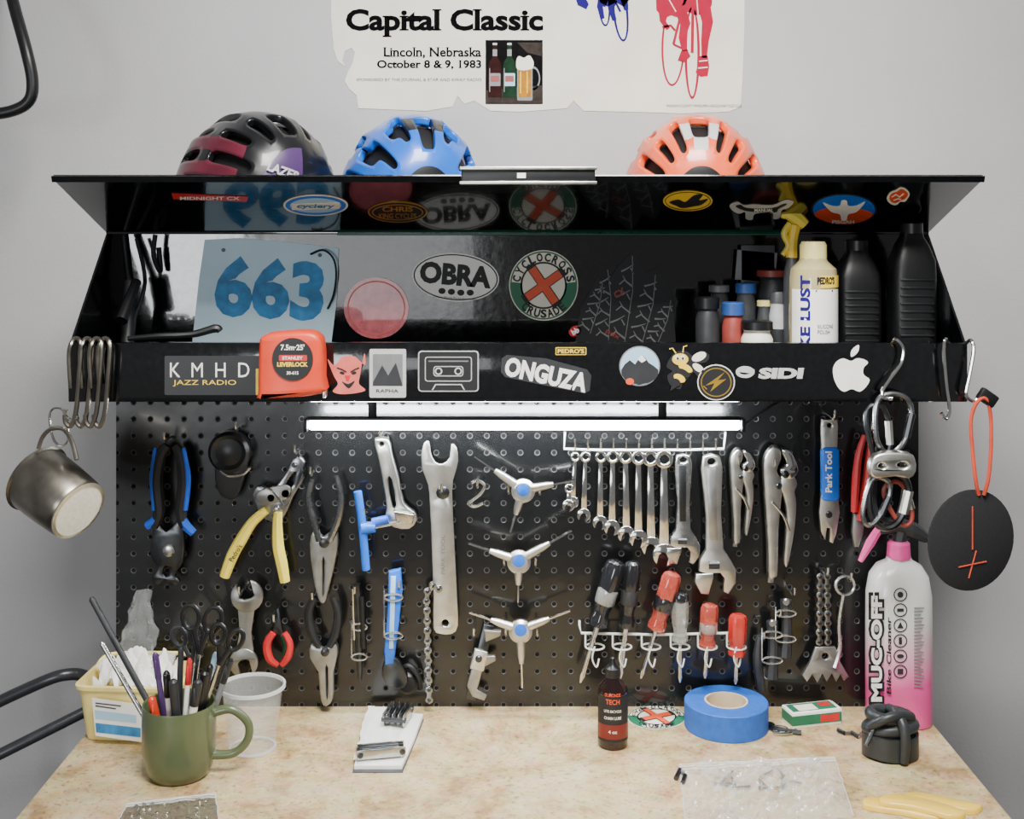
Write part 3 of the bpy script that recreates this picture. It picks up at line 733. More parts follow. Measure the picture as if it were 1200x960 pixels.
tool('cable_cutter','cable cutters with splayed yellow dipped handles',322,600,f,[
 ('cutter_head',[plate(P,[[(306,602),(301,590),(297,578),(303,568),(312,570),(320,572),(329,563),(338,550),(344,537),(352,534),(358,541),(354,552),(357,560),(351,570),(345,580),(340,592),(334,604),(324,610),(314,608)],el(318,583,3,3,12),[(336,566),(346,552),(350,556),(341,572)]],.009,'midsteel',.0015,sm=2),
   pin(318,583,.029,6,'steel'),pin(335,578,.029,6.5,'darksteel'),pin(325,597,.029,4.5,'steel'),pin(345,545,.029,3,'darksteel'),
   plate(VP(.029),[[(300,582),(306,574),(320,570),(336,568),(342,574),(336,584),(322,590),(308,592)]],.004,'castmetal',.001,sm=2),plate(VP(.031),[[(343,562),(352,546),(356,552),(347,572)]],.004,'darksteel',.001),tpx([(312,572),(322,578),(332,592)],.035,1.4,'chrome')]),
 ('grip',[tpx([(312,598),(296,612),(283,632),(272,652),(263,676)],f,[5,6,7,7,6],'gripyellow',5),txt(VP(.0395),"Pedro's",276,648,22,6,'ink',1,.02,ang=58)]),
 ('grip',[tpx([(326,600),(325,615),(326,640),(330,660),(334,682)],f,[5,6,7,7,6],'gripyellow',5)])],hk=(350,527))
P=VP(.018)
tool('long_nose_pliers','worn steel long nose pliers with curved handles',380,632,f,[
 ('handle',[tpx([(374,634),(368,610),(362,585),(366,562)],f,[4,4.5,4,3],'midsteel',5)]),
 ('handle',[tpx([(386,634),(396,610),(400,585),(394,558)],f,[4,4.5,4,3],'midsteel',5)]),
 ('jaws',[plate(P,[[(368,620),(380,628),(394,618),(397,635),(393,660),(386,690),(382,704),(376,704),(371,690),(366,660),(364,636)],[(379,655),(381,655),(380,692),(379.4,692)]],.01,'castmetal',.002,sm=2),pin(380,636,.028,6)])],hk=(368,552))
tool('hex_driver','blue plastic T shaped hex driver',426,620,f,[
 ('handle',[tpx([(419,576),(424,610),(429,668)],.034,[5,5,5],'parkblue',3,n=10),tpx([(424,619),(440,618)],.034,[8,6],'parkblue',2,n=10)]),
 ('shaft',[tpx([(440,618),(470,612)],.034,2,'steel',0)])],hk=(430,600))
P=VP(.014)
tool('chain_breaker','satin steel chain breaker tool with blue knob',463,580,f,[
 ('frame',[plate(P,[[(440,513),(456,513),(460,530),(468,560),(474,588),(486,598),(489,608),(480,618),(462,616),(452,606),(454,592),(449,560),(443,530)],el(448,519,3,n=12),[(455,560),(460,560),(465,590),(460,592)]],.012,'satin',.002,sm=2),plate(VP(.02),[[(462,596),(486,600),(484,612),(466,612)]],.014,'steel',.002)]),
 ('knob',[tpx([(437,613),(455,608)],.032,[6,5],'blue',0,n=12)])],hk=(448,508))
P=VP(.02)
tool('headset_wrench','long flat satin steel headset wrench with open jaw',516,630,f,[
 ('wrench_body',[plate(P,[[(497,519),(503,517),(505,530),(510,541),(519,543),(527,536),(529,520),(535,524),(537,540),(533,556),(530,575),(533,640),(536,700),(537,732),(530,742),(516,742),(508,735),(508,700),(506,640),(504,590),(502,568),(496,552),(494,535)],el(522,729,4,n=16),el(519,577,4,n=12)],.005,'satin',.0012,sm=2)]),
 ('spindle_nut',[lathe(V3(519,577,.025),(0,-1,0),[(.008,0),(.010,.001),(.010,.004),(.006,.007)],'darksteel',12)]),
 ('engraving',[txt(VP(.0252),'PARK TOOL',519,650,46,4.5,'castmetal',1,.0,ang=90)])],hk=(519,572))
def ywrench(cx,cy,L,R,Dn,lab):
    f=.05
    o=root('three_way_wrench',lab,'wrench',V3(cx,cy,f),'three way hex wrenches on the pegboard')
    mk('hub',[lathe(V3(cx,cy,f-.006),(0,-1,0),[(.013,0),(.0175,.003),(.0175,.009),(.013,.013)],'satin',20),lathe(V3(cx,cy,f+.005),(0,-1,0),[(.009,0),(.009,.003),(.007,.0035)],'parkblue',20)],o)
    for (x,y) in(L,R,Dn):
        d=Vector((x-cx,y-cy));k=Vector((cx,cy))+d*.58
        mk('arm',[tube([V3(cx,cy,f),V3(cx+d.x*.45,cy+d.y*.45,f),V3(*k,f)],[.0075,.0056,.0036],'satin',10),tube([V3(*k,f),V3(x,y,f)],.0021,'chrome',6)],o)
    hook(cx-17,cy-1);hook(cx+19,cy)
ywrench(613,574,(556,535),(674,563),(598,624),'chrome three way hex wrench with blue centre dot')
ywrench(608,657,(549,637),(670,622),(607,706),'chrome three way hex wrench with blue centre dot')
ywrench(610,738,(550,718),(668,716),(612,806),'chrome three way hex wrench with blue centre dot')
tool('spoke_key','small bent steel spoke key on a hook',560,577,f,[('key',[tpx([(553,566),(560,563),(568,570),(562,580),(550,590),(556,594),(566,590)],.03,1.8,'steel')])],hk=(560,566))
mk('wrench_rack',[tpx([(662,507,.001),(662,508,.02),(661,526,.03),(700,527.5,.032),(800,527.5,.032),(848,526,.03),(850,508,.02),(850,507,.001)],.03,1.5,'wirewhite',0)]+
   [tpx([(x,527,.032),(x,519,.037),(x,514,.037)],.03,1.1,'steel',0) for x in range(674,850,15)],label='white wire rack holding a row of wrenches',cat_='rack')
def openhead(cx,cy,R,ang,sw=.42,dep=.1):
    a0=math.asin(sw);pts=[]
    n=18
    for i in range(n+1):
        a=-math.pi/2+a0+(2*math.pi-2*a0)*i/n;pts.append((R*math.cos(a),-R*math.sin(a)))
    pts+=[(-sw*R,dep*R),(-sw*R*.5,-.18*R),(sw*R*.5,-.18*R),(sw*R,dep*R)]
    return xf(pts,cx,cy,1,ang)
def comb(x0,y0,x1,y1,w,lab,k):
    f=.024+.0+.002*(k%2);P=VP(f);P2=VP(f+.001)
    d=Vector((x1-x0,y1-y0)).normalized();q=Vector((-d.y,d.x));r0=w*.62;r1=w*.8
    a=Vector((x0,y0))+d*r0*.8;b=Vector((x1,y1))-d*r1*.7
    sh=[a+q*w*.22,a-q*w*.22,(a+b)/2-q*w*.28,b-q*w*.34,b+q*w*.34,(a+b)/2+q*w*.28]
    mk('combination_wrench',[plate(P2,[[tuple(p) for p in sh]],.003,'chrome',.0008),
       plate(P,[el(x0,y0,r0,n=24),el(x0,y0,r0*.55,n=12)],.006,'chrome',.001),
       plate(P,[openhead(x1,y1,r1,math.degrees(math.atan2(-d.x,d.y))+15)],.005,'chrome',.001)],label=lab,cat_='wrench',group='combination wrenches on the wire rack')
ws=[(674,535,671,588,9),(686,535,684,603,10),(704,535,703,612,11),(718,535,717,618,12),(733,535,734,626,13),(748,536,748,631,13.5),(762,537,763,640,15),(778,538,778,650,17)]
for k,w in enumerate(ws):
    comb(*w,lab='short chrome combination wrench on the white rack' if k<3 else 'chrome combination wrench on the white rack',k=k)
comb(667,572,666,592,9,'tiny chrome combination wrench on the white rack',1)
ADJ=[(-.055,-.04),(0,-.06),(.055,-.04),(.07,.05),(.05,.4),(.058,.66),(.10,.74),(.135,.82),(.13,.92),(.08,1.0),(.045,.98),(.055,.88),(.03,.84),(-.06,.84),(-.11,.82),(-.10,.73),(-.058,.66),(-.05,.4),(-.07,.05)]
MJ=[(-.13,.84),(-.015,.84),(-.015,.88),(-.05,1.0),(-.10,.99),(-.14,.9)]
def adj(x0,y0,L,ang,lab,wx=1.0,mat='satin',f=.022,core=None):
    P=VP(f);g=lambda pts:xf([(x*wx,y) for x,y in pts],x0,y0,L,ang)
    pc=[plate(P,[g(ADJ),g(el(0,0,.028,n=14))],.009,mat,.0018,sm=0)]
    if core:pc.append(plate(VP(f+.009),[g([(-.03,.06),(.03,.06),(.025,.6),(-.025,.6)])],.0012,core,.0003,sm=0))
    o=root('adjustable_wrench',lab,'wrench',V3(x0,y0,f),'adjustable wrenches on the wire rack')
    mk('wrench_body',pc,o);mk('movable_jaw',[plate(VP(f+.001),[g(MJ)],.009,mat,.0015)],o)
    k=g([(-.04,.785)])[0];kk=g([(.03,.785)])[0]
    mk('knurled_screw',[tube([V3(k[0],k[1],f+.006),V3(kk[0],kk[1],f+.006)],L*.035*S(f),'darksteel',12)],o)
adj(800,538,122,0,'adjustable wrench with a dark inset handle',1.2,'steel',core='black')
adj(833,540,155,-2,'large satin steel adjustable wrench',1.15,'satin',core='castmetal')
def locking(ox,oy,sc_,lab):
    g=lambda pts:[(ox+x*sc_,oy+y*sc_) for x,y in pts]
    o=root('locking_pliers',lab,'pliers',V3(ox+18*sc_,oy+80*sc_,.02),'locking pliers on the pegboard')
    mk('fixed_handle',[plate(VP(.014),[g([(4,8),(12,0),(20,4),(21,16),(16,30),(22,42),(22,60),(18,100),(17,150),(14,158),(6,158),(5,120),(2,70),(0,36),(0,20)])],.014,'satin',.003,sm=3),tube([V3(*g([(11,150)])[0],.021),V3(*g([(10,166)])[0],.021)],4.5*S(.02)*sc_,'chrome',10)],o)
    mk('lever_handle',[plate(VP(.018),[g([(24,34),(36,36),(41,46),(38,56),(40,70),(38,100),(33,130),(29,146),(25,140),(27,110),(28,80),(24,60),(20,48)])],.01,'satin',.0025,sm=3)],o)
    mk('jaws',[plate(VP(.017),[g([(22,6),(30,4),(38,16),(42,30),(34,40),(24,38),(20,28),(28,22)])],.012,'chrome',.002,sm=3),pin(*g([(28,36)])[0],.029,4.5*sc_,'darksteel'),pin(*g([(20,50)])[0],.029,3.5*sc_,'darksteel'),tpx(g([(12,70),(25,85),(33,105)]),.03,1.6,'steel')],o)
    hook(ox+10*sc_,oy+22*sc_)
locking(893,521,.97,'large satin steel locking pliers')
locking(854,524,.70,'small satin steel locking pliers')
tool('bar_end_tool','flat steel tool with a bright blue handle',972,560,f,[
 ('steel_blade',[plate(VP(.018),[[(962,491),(980,491),(981,500),(979,560),(983,600),(979,625),(975,636),(971,634),(972,618),(968,618),(966,632),(961,622),(959,600),(963,560),(961,500)],el(971,498,3,n=12)],.006,'satin',.001),pin(971,603,.024,4,'darksteel')]),
 ('handle',[plate(VP(.016),[rr(961,523,982,586,5)],.011,'parkblue',.003),txt(VP(.0275),'Park Tool',971,553,48,8,'white',1,.03,ang=90)])],hk=(971,487))
tool('cable_cutter','small cutters with long red grips',1008,570,f,[
 ('grip',[tpx([(1013,510),(1006,535),(1003,565),(1001,600)],f,[3,4.5,5,4],'red',5)]),
 ('grip',[tpx([(1020,515),(1018,540),(1014,575),(1008,610)],f,[3,4.5,5,4],'red',5)]),
 ('jaws',[plate(VP(.02),[[(999,600),(1012,604),(1010,625),(1005,640),(1000,640),(997,622)]],.008,'castmetal',.0015)])],hk=(1014,500))
tool('open_end_wrench','double ended steel cone wrench',288,740,f,[('wrench',[
 plate(VP(.02),[openhead(290,698,19,165,.45,-.05)],.005,'castmetal',.001),
 plate(VP(.021),[[(279,712),(299,711),(295,740),(298,768),(276,768),(281,740)]],.003,'castmetal',.0008),
 plate(VP(.02),[openhead(286,776,17,-15,.42,-.05)],.005,'castmetal',.001)])],hk=(286,690))
tool('spoke_wrench','ring shaped spoke wrench with red and black grips',326,750,f,[
 ('grip',[tpx([(320,742),(313,755),(316,772),(326,780)],f,[4,5,5,3],'red',5)]),
 ('grip',[tpx([(333,742),(339,755),(337,770),(330,780)],f,[4,5,5,3],'red',5),tpx([(330,745),(334,757),(332,768)],.034,[2,3,2],'bottlegreen',4)]),
 ('jaws',[plate(VP(.02),[[(319,746),(322,732),(324,712),(328,710),(331,732),(335,746),(327,742)]],.007,'darksteel',.001)]),],hk=(326,722))
tool('long_nose_pliers','black handled long nose pliers with steel jaws',379,750,f,[
 ('handle',[tpx([(374,758),(365,740),(362,718),(368,702)],f,[4,5.5,5,4],'rubber',5)]),
 ('handle',[tpx([(386,758),(394,740),(396,718),(390,700)],f,[4,5.5,5,4],'rubber',5)]),
 ('jaws',[plate(VP(.018),[[(366,752),(380,758),(394,750),(397,764),(392,785),(392,810),(388,822),(380,824),(376,810),(374,785),(364,768)],[(383,780),(385,780),(385,812),(384,812)]],.012,'castmetal',.002,sm=2),pin(381,764,.03,5)])],hk=(370,697))
def holder(x,ys,w):
    return [tpx(el(x,y,w,4,14),.034,1.2,'steel',0,True) for y in ys]+[tpx([(x-w,ys[0]-8,.03),(x-w,ys[0],.034),(x-w,ys[1],.034)],.034,1.1,'steel',0)]
tool('hex_key_set','dark folding hex keys standing in a wire holder',421,740,f,[
 ('key_body',[tpx([(417,685),(420,720),(421,770),(422,798)],.028,[6,6,4,2],'darksteel',3),tpx([(424,700),(426,760)],.034,3,'black',0),tpx([(413,690),(415,750)],.034,1.6,'chrome',0)]),
 ('holder',holder(421,(735,770),9))],hk=(419,690))
tool('chain_scrubber_brush','blue handled flat tool with steel edge',462,720,f,[
 ('handle',[plate(VP(.02),[[(456,668),(470,665),(472,690),(468,730),(462,775),(452,777),(451,760),(455,710)]],.01,'parkblue',.002),plate(VP(.03),[[(458,675),(464,675),(461,760),(456,760)]],.002,'lightblue',.0005)]),
 ('blade',[plate(VP(.018),[[(452,770),(466,770),(478,790),(474,804),(458,804),(448,790)]],.008,'darksteel',.002,sm=2)]),
 ('holder',holder(461,(700,745),11))],hk=(470,683))
mk('small_black_pulley',[lathe(V3(478,797,.002),(0,-1,0),[(.006,0),(.017,.002),(.017,.014),(.012,.018),(.004,.018)],'black',20),tpx([(466,790,.01),(478,780,.02),(490,792,.02),(493,806,.01)],.02,3,'rubber')],label='small black rubber pulley on the pegboard',cat_='tool')
def chain(pts,f,w,mat='midsteel'):
    pc=[];P=VP(f);P2=VP(f+.003)
    for i in range(len(pts)-1):
        a=Vector(pts[i]);b=Vector(pts[i+1]);d=b-a;m=(a+b)/2;L=d.length;ang=math.degrees(math.atan2(d.y,d.x))
        h=L/2
        lk=[(-h-w,0),(-h-w*.6,-w*.8),(-h,-w),(-h*.3,-w*.55),(h*.3,-w*.55),(h,-w),(h+w*.6,-w*.8),(h+w,0),(h+w*.6,w*.8),(h,w),(h*.3,w*.55),(-h*.3,w*.55),(-h,w),(-h-w*.6,w*.8)]
        pc.append(plate(P if i%2 else P2,[xf(lk,m.x,m.y,1,ang)],.0025,mat,.0005))
    for p in pts:pc.append(pin(p[0],p[1],f+.004,w*.45,'darksteel',.003))
    return pc
def line(a,b,n):return [(a[0]+(b[0]-a[0])*i/n,a[1]+(b[1]-a[1])*i/n) for i in range(n+1)]
tool('chain_piece','hanging length of steel bicycle chain',503,750,f,[('links',chain([(514,690),(507,686),(501,693)]+line((500,704),(503,820),10),.022,4.8))],hk=(507,684),cat_='chain')
tool('chain_piece','short hanging length of steel bicycle chain',515,700,f,[('links',chain(line((515,694),(512,735),3),.012,4.6))],cat_='chain')
tool('vernier_caliper','steel vernier caliper hanging at an angle',560,780,f,[
 ('beam',[plate(VP(.018),[xf([(-6,-45),(6,-45),(6,45),(-6,45)],562,775,1,14),]+[],.006,'darksteel',.001)]),
 ('jaws',[plate(VP(.02),[xf([(-6,-20),(20,-26),(22,-20),(8,-8),(6,22),(20,26),(18,34),(2,32),(-8,20)],558,786,.9,12)],.008,'castmetal',.0015),plate(VP(.02),[xf([(-4,-8),(16,-10),(16,-4),(0,6)],570,745,1,10)],.008,'castmetal',.0015)]),
 ('slide',[plate(VP(.022),[xf(rr(-8,-12,9,12,2),561,772,1,14)],.008,'satin',.0015),pin(561,772,.03,4,'darksteel')])],hk=[(556,738)])
pc=[tpx([(679,728,.001),(679,733,.012),(681,742,.03),(770,744,.034),(857,742,.03),(859,733,.012),(859,728,.001)],.03,1.5,'wirewhite',0)]
DR=[(697,742),(729,742),(763,744),(797,742),(829,742),(863,744)]
for x,y in DR:
    pc.append(tube([V3(x+11*math.cos(a),758,.038)+Vector((0,-.014*math.sin(a),.0)) for a in [2*math.pi*i/16 for i in range(16)]],.0014,'wirewhite',6,True))
    pc.append(tpx([(x-11,743,.034),(x-11,758,.038)],.03,1.1,'wirewhite',0));pc.append(tpx([(x,758,.052),(x-3,772,.052),(x+2,782,.05),(x+5,772,.046)],.045,1.0,'wirewhite'))
mk('screwdriver_rack',pc,label='white wire rack with loops for screwdrivers',cat_='rack')
def driver(a,b,hl,w,sw,hm,lab,fm='chrome',f=.045,lobes=6,band=None,cap=None):
    A=V3(a[0],a[1],f);B=V3(b[0],b[1],f-.006);ax=(B-A).normalized();s=S(f)
    L=(B-A).length;h=hl*s;r=w*s
    o=root('screwdriver',lab,'screwdriver',B,'screwdrivers in the wire rack')
    mk('handle',[lathe(A,ax,[(r*.5,0),(r*.85,h*.03),(r,h*.1),(r,h*.6),(r*.8,h*.72),(r*.75,h*.8),(r*.95,h*.88),(r*.9,h*.97),(r*.5,h)],hm,32,lobes,.07)],o)
    if band:mk('handle_band',[lathe(A,ax,[(r*1.02,h*.42),(r*1.07,h*.44),(r*1.07,h*.62),(r*1.0,h*.64)],band,24)],o)
    if cap:mk('handle_cap',[lathe(A,ax,[(r*.55,-h*.015),(r*.92,h*.02),(r*1.06,h*.09),(r*1.06,h*.16)],cap,24)],o)
    q=sw*s
    mk('shaft',[lathe(A,ax,[(q,h*.98),(q,L*.9),(q*1.2,L*.94),(q*.4,L)],fm,10)],o)
driver((723,657),(680,800),82,11.5,3,'blackhandle','large screwdriver with black and clear handle',band='clearhandle',lobes=4)
driver((742,658),(727,795),80,9.5,3,'blackhandle','long screwdriver with a glossy black handle',band='darkgrey')
driver((789,671),(751,795),72,11,2.6,'redclear','screwdriver with translucent red and black handle',band='blackhandle')
driver((797,694),(797,800),60,9.5,2.4,'clearhandle','screwdriver with translucent clear handle',cap='blackhandle')
driver((832,708),(826,795),52,10,2.4,'redclear','short screwdriver with red translucent handle',band='clearhandle')
driver((865,720),(862,802),50,10.5,2.4,'redhandle','stubby screwdriver with red fluted handle')
for (x,y,lab) in((905,760,'black cable tool in a wire loop'),(921,735,'black valve tool in a wire loop')):
    tool('valve_tool',lab,x,y,f,[('tool_body',[tpx([(x,y-32),(x+1,y),(x-1,y+34)],.026,[7,6,8],'darkgrey',4),pin(x,y-30,.034,4,'castmetal')]),
     ('holder',holder(x,(y-16,y+14),12))],hk=[(x+4,y-44)])
tool('tire_lever','black plastic tire lever on a hook',885,790,.02,[('lever',[tpx([(890,745),(888,775),(892,810)],.02,[4,6,5],'darkgrey')])],hk=(890,742))
tool('chain_whip','chain whip with loose chain and toothed steel plate',964,740,f,[
 ('links',chain(line((961,676),(960,752),7),.022,4.6)+chain(line((969,676),(970,752),7),.018,4.6)),
 ('toothed_plate',[plate(VP(.02),[[(955,757),(978,757),(984,775),(994,792),(988,797),(984,789),(979,798),(974,788),(968,798),(963,788),(957,799),(951,789),(945,798),(939,790),(948,775)],el(966,768,4,n=14)],.005,'castmetal',.001)])],hk=(963,668))
tool('bottle_opener_wrench','thin twisted steel rod tool with loop handle',990,720,f,[('rod',[tpx(el(990,686,11,11,16),.028,2,'steel',0,True),tpx([(988,697,.028),(983,730,.026),(984,760,.024),(978,782,.024)],.026,[2.2,2,3,4],'steel')])],hk=(990,674))
# ================================================================ LEFT HOOK BUNDLE + CUP
for k,(x,dx,f) in enumerate(((86,-3,.2045),(95,1,.203),(104,3,.2055),(112,5,.2035))):
    mk('s_hook',[tpx([(x+dx,455,f),(x+dx-2,420,f),(x+dx,404,f),(x+dx+6,397,f-.010),(x+dx+12,404,f-.002),(x+dx+10,440,f),(x+dx+6,482,f),(x+dx,499,f),(x+dx-6,495,f),(x+dx-7,486,f)],f,3.0,'cupsteel',5)],label='thick bent steel s shaped hook over the shelf edge',cat_='hook',group='s shaped steel hooks at the shelf edge')
mk('carabiner',[tpx([(58,488),(62,479),(72,479),(77,490),(80,510),(76,521),(66,520),(60,506)],.205,1.5,'chrome',4,True),tpx([(78,480,.205),(76,486,.205),(82,492,.205),(92,490,.205)],.205,2,'chrome')],label='small steel carabiner holding the camping mug',cat_='carabiner')
f=.215
rimc=V3(43,560,f-.03);ax=Vector((.80,-.46,-.39)).normalized()
cup=root('camping_mug','dented steel camping mug hanging tilted from a carabiner','mug',rimc)
cup_l=.088;r=.0455
mk('mug_body',[lathe(rimc,ax,[(r*1.04,0),(r*1.06,.002),(r,.004),(r*.985,cup_l*.5),(r*.93,cup_l*.93),(r*.85,cup_l),(r*.2,cup_l+.0005),(r*.1,cup_l-.002),(r*.9,cup_l-.004),(r*.93,.006),(r*.99,0)],'cupsteel',36)],cup)
mk('mug_base',[lathe(rimc+ax*(cup_l+.0004),ax,[(r*.80,0),(r*.80,.0015),(r*.70,.0022),(.001,.0015)],'enamel',32),lathe(rimc+ax*(cup_l),ax,[(r*.9,0),(r*.9,.002),(r*.80,.003),(r*.80,0)],'satin',32)],cup)
mk('handle',[tpx([(45,526,.215),(50,512,.215),(60,503,.213),(74,503,.213),(84,517,.225),(90,539,.235)],f,2.6,'cupsteel',5)],cup)
# ================================================================ RIGHT HOOKS / DISC / CARABINERS
def shook(pts,lab,r=2.3,f=.2):
    mk('s_hook',[tpx(pts,f,r,'chrome',6)],label=lab,cat_='hook',group='s shaped steel hooks at the shelf edge')
shook([(1044,402,.19),(1050,398,.2),(1058,408,.202),(1056,425,.202),(1042,445,.202),(1034,458,.202),(1036,466,.203),(1046,467,.205)],'large polished steel s hook with a spring end')
shook([(1112,402,.19),(1108,398,.2),(1106,410,.202),(1109,450,.202),(1113,480,.202),(1109,491,.202),(1103,484,.202)],'long polished steel hook over the shelf edge')
shook([(1133,402,.19),(1138,399,.2),(1141,410,.202),(1136,440,.202),(1132,462,.202),(1140,470,.202),(1148,466,.202)],'small polished steel hook near the shelf end')
ds=root('strap_disc','black felt disc with red stitching hung on a red cord','hanging disc',V3(1138,633,.2))
f=.2
dc=V3(1138,633,f)
def rz(pcs,a=17):return rotp(pcs,dc,'Z',a)
R=.068
mk('disc',rz([lathe(dc,(0,-1,0),[(R*.98,-.002),(R,-.001),(R,.001),(R*.98,.002)],'felt',48)]),ds)
st_=[tube([dc+Vector((x,-.003,z)) for x,z in((0,.046),(0,-.012))],.001,'cordred',6),tube([dc+Vector((x,-.003,z)) for x,z in((.006,-.014),(-.006,-.05))],.001,'cordred',6),tube([dc+Vector((x,-.003,z)) for x,z in((-.022,-.034),(.022,-.03))],.001,'cordred',6)]
mk('stitching',rz(st_),ds)
mk('cord',[tpx([(1147,580,.199),(1143,560),(1139,520),(1138,490),(1146,470,.207),(1156,468,.207),(1161,490),(1161,530),(1158,562),(1153,580,.199)],.203,2.4,'cordred',5)],ds)
mk('toggle',[box(V3(1157,466,.203),(.026,.012,.018),'black',.003,Matrix.Rotation(.6,3,'Y'))],ds)
def carab(cx,cy,w,h,ang,mat,f,lab,r=2.4):
    pts=[(-w*.5,-h*.3),(-w*.2,-h*.5),(w*.3,-h*.46),(w*.5,-h*.2),(w*.42,h*.2),(w*.2,h*.46),(-w*.15,h*.5),(-w*.42,h*.25)]
    o=root('carabiner',lab,'carabiner',V3(cx,cy,f),'carabiners hanging from a steel hook')
    mk('frame',[tpx(xf(pts,cx,cy,1,ang),f,r,mat,5,True)],o)
    mk('gate',[tpx(xf([(w*.5,-h*.2),(w*.42,h*.22)],cx,cy,1,ang),f,r*1.5,'satin' if mat!='midsteel' else 'darksteel',0)],o)
carab(1046,496,42,68,6,'midsteel',.2,'steel pear shaped carabiner on the hook',3.2)
carab(1030,508,26,66,-8,'darksteel',.193,'dull steel carabiner with scratches',3)
carab(1041,586,46,64,5,'darksteel',.198,'dark grey locking carabiner',4)
carab(1026,588,26,56,18,'midsteel',.205,'steel carabiner hooked below the others',3)
carab(1054,590,26,52,-22,'dullred',.192,'slim dark red anodised carabiner',2.8)
mk('sling',[tpx([(1030,520,.188),(1026,545,.186),(1024,590,.186),(1034,608,.186),(1052,606,.186),(1060,570,.186),(1056,530,.188)],.186,3.5,'sling',5)],label='black webbing loop among the carabiners',cat_='sling')
mk('belay_plate',[plate(VP(.209),[[(1016,542),(1022,532),(1036,528),(1062,529),(1069,536),(1070,550),(1062,559),(1046,556),(1024,559),(1017,553)],el(1030,544,4,3,14),el(1054,543,6,3.5,14)],.014,'satin',.003,sm=2)],label='solid satin metal belay device on the carabiners',cat_='climbing gear')
# ================================================================ SHELF CONTENTS
ZS=1.4455
def shelfbottle(px,f,r,top_py,capmat,bodymat,lab,capr=.7,caph=.012,lbl=None,neck=True,cat_='bottle'):
    x=(px-600)*S(f);zt=ZC-(top_py-HY)*S(f);H=zt-ZS;o=root('bottle' if H>.07 else 'jar',lab,cat_,(x,-f,ZS),'bottles and jars on the hutch shelf')
    hb=H-caph
    mk('bottle_body',[lathe((x,-f,ZS),(0,0,1),[(r*.9,0),(r,.002),(r,hb*.85),(r*.8 if neck else r,hb*.97),(r*capr*.9,hb)],bodymat,24)],o)
    mk('cap',[lathe((x,-f,ZS+hb),(0,0,1),[(r*capr,0),(r*capr,caph*.9),(r*capr*.9,caph)],capmat,24,18,.015)],o)
    if lbl:mk('bottle_label',[cylpatch(x,-f,r,-r*1.4,r*1.4,ZS+hb*lbl[1],ZS+hb*lbl[2],lbl[0],14)],o)
    return x,-f
shelfbottle(829,.11,.017,348,'black','darkgrey','small jar with a black lid',1,.016)
shelfbottle(843,.06,.015,334,'midgrey','darkgrey','slim jar with grey lid',1,.010)
shelfbottle(859,.12,.0155,354,'dullblue','dullred','small tin with a blue lid and red band',1.02,.018)
shelfbottle(874,.06,.015,332,'dullblue','midgrey','small blue and grey jar',1,.014)
shelfbottle(887,.14,.022,376,'black','cream','squat jar with black lid and yellow label',1,.012,lbl=('yellow',.4,.75))
shelfbottle(911,.10,.012,342,'midgrey','lightgrey','narrow pale tube bottle',.9,.016,lbl=('darkgrey',.3,.7))
shelfbottle(906,.035,.024,316,'dullred','darkgrey','round red wax tin',1,.010)
shelfbottle(896,.085,.011,352,'paleyellow','midgrey','tiny bottle with a pale lid',1,.008)
mk('folded_card',[box(V3(886,312,.015),(.060,.004,.045),'grey',.0005,Matrix.Rotation(.08,3,'Y')),box(V3(888,350,.015),(.05,.004,.16),'midgrey',.0005)],label='grey folded paper card leaning behind the jars',cat_='card')
f=.112;x=(928-600)*S(f);s=S(f)
def zp(py,f=.135):return ZC-(py-HY)*S(f)
o=root('spray_bottle','dark spray bottle with a yellow spray head','bottle',(x,-f,ZS),'bottles and jars on the hutch shelf')
r=10*s
mk('bottle_body',[lathe((x,-f,ZS),(0,0,1),[(r*.9,0),(r,.003),(r,zp(330,f)-ZS),(r*.9,zp(318,f)-ZS),(r*.6,zp(304,f)-ZS),(r*.5,zp(298,f)-ZS)],'midgrey',28)],o)
mk('spray_head',[tpx([(928,302),(929,282),(932,264)],f,[7,6,7],'yellow',3),tpx([(943,264),(934,256),(924,251),(915,252)],f,[7,9,7,4],'gripyellow',3),tpx([(926,262),(919,274),(924,288),(917,299)],f,[4,4,3.5,3],'gripyellow',4)],o)
f=.150;x=(953-600)*S(f);s=S(f)
o=root('polish_bottle','pale amber polish bottle with light yellow cap and white label','bottle',(x,-f,ZS),'bottles and jars on the hutch shelf')
r=28*s
zq=lambda py:zp(py,f)
mk('bottle_body',[lathe((x,-f,ZS),(0,0,1),[(r*.9,0),(r,.003),(r,zq(326)-ZS),(r*.95,zq(315)-ZS),(r*.6,zq(306)-ZS),(r*.52,zq(300)-ZS)],'amberpale',32)],o)
mk('bottle_label',[cylpatch(x,-f,r,-r*1.25,r*1.25,zq(440),zq(338),'white',18),cylpatch(x,-f,r,r*.05,r*1.25,zq(336),zq(322),'yellow',18,.0008),
  bend(txt(VP(f+r),"PEDRO'S",969,329,23,9,'ink',2,.05),x,-f,r,.0012),bend(txt(VP(f+r),'BIKE LUST',944,376,106,12,'purple',2,.04,ang=90),x,-f,r,.001),bend(txt(VP(f+r),'SILICONE\nPOLISH',968,386,20,11,'ink',2,0),x,-f,r,.001),
  bend(fl(VP(f+r),rr(956,340,978,342,.5),'ink',2),x,-f,r,.001)],o)
mk('cap',[lathe((x,-f,zq(306)),(0,0,1),[(r*.56,0),(r*.56,(306-284)*s*.85),(r*.48,(306-283)*s)],'paleyellow',24,16,.02)],o)
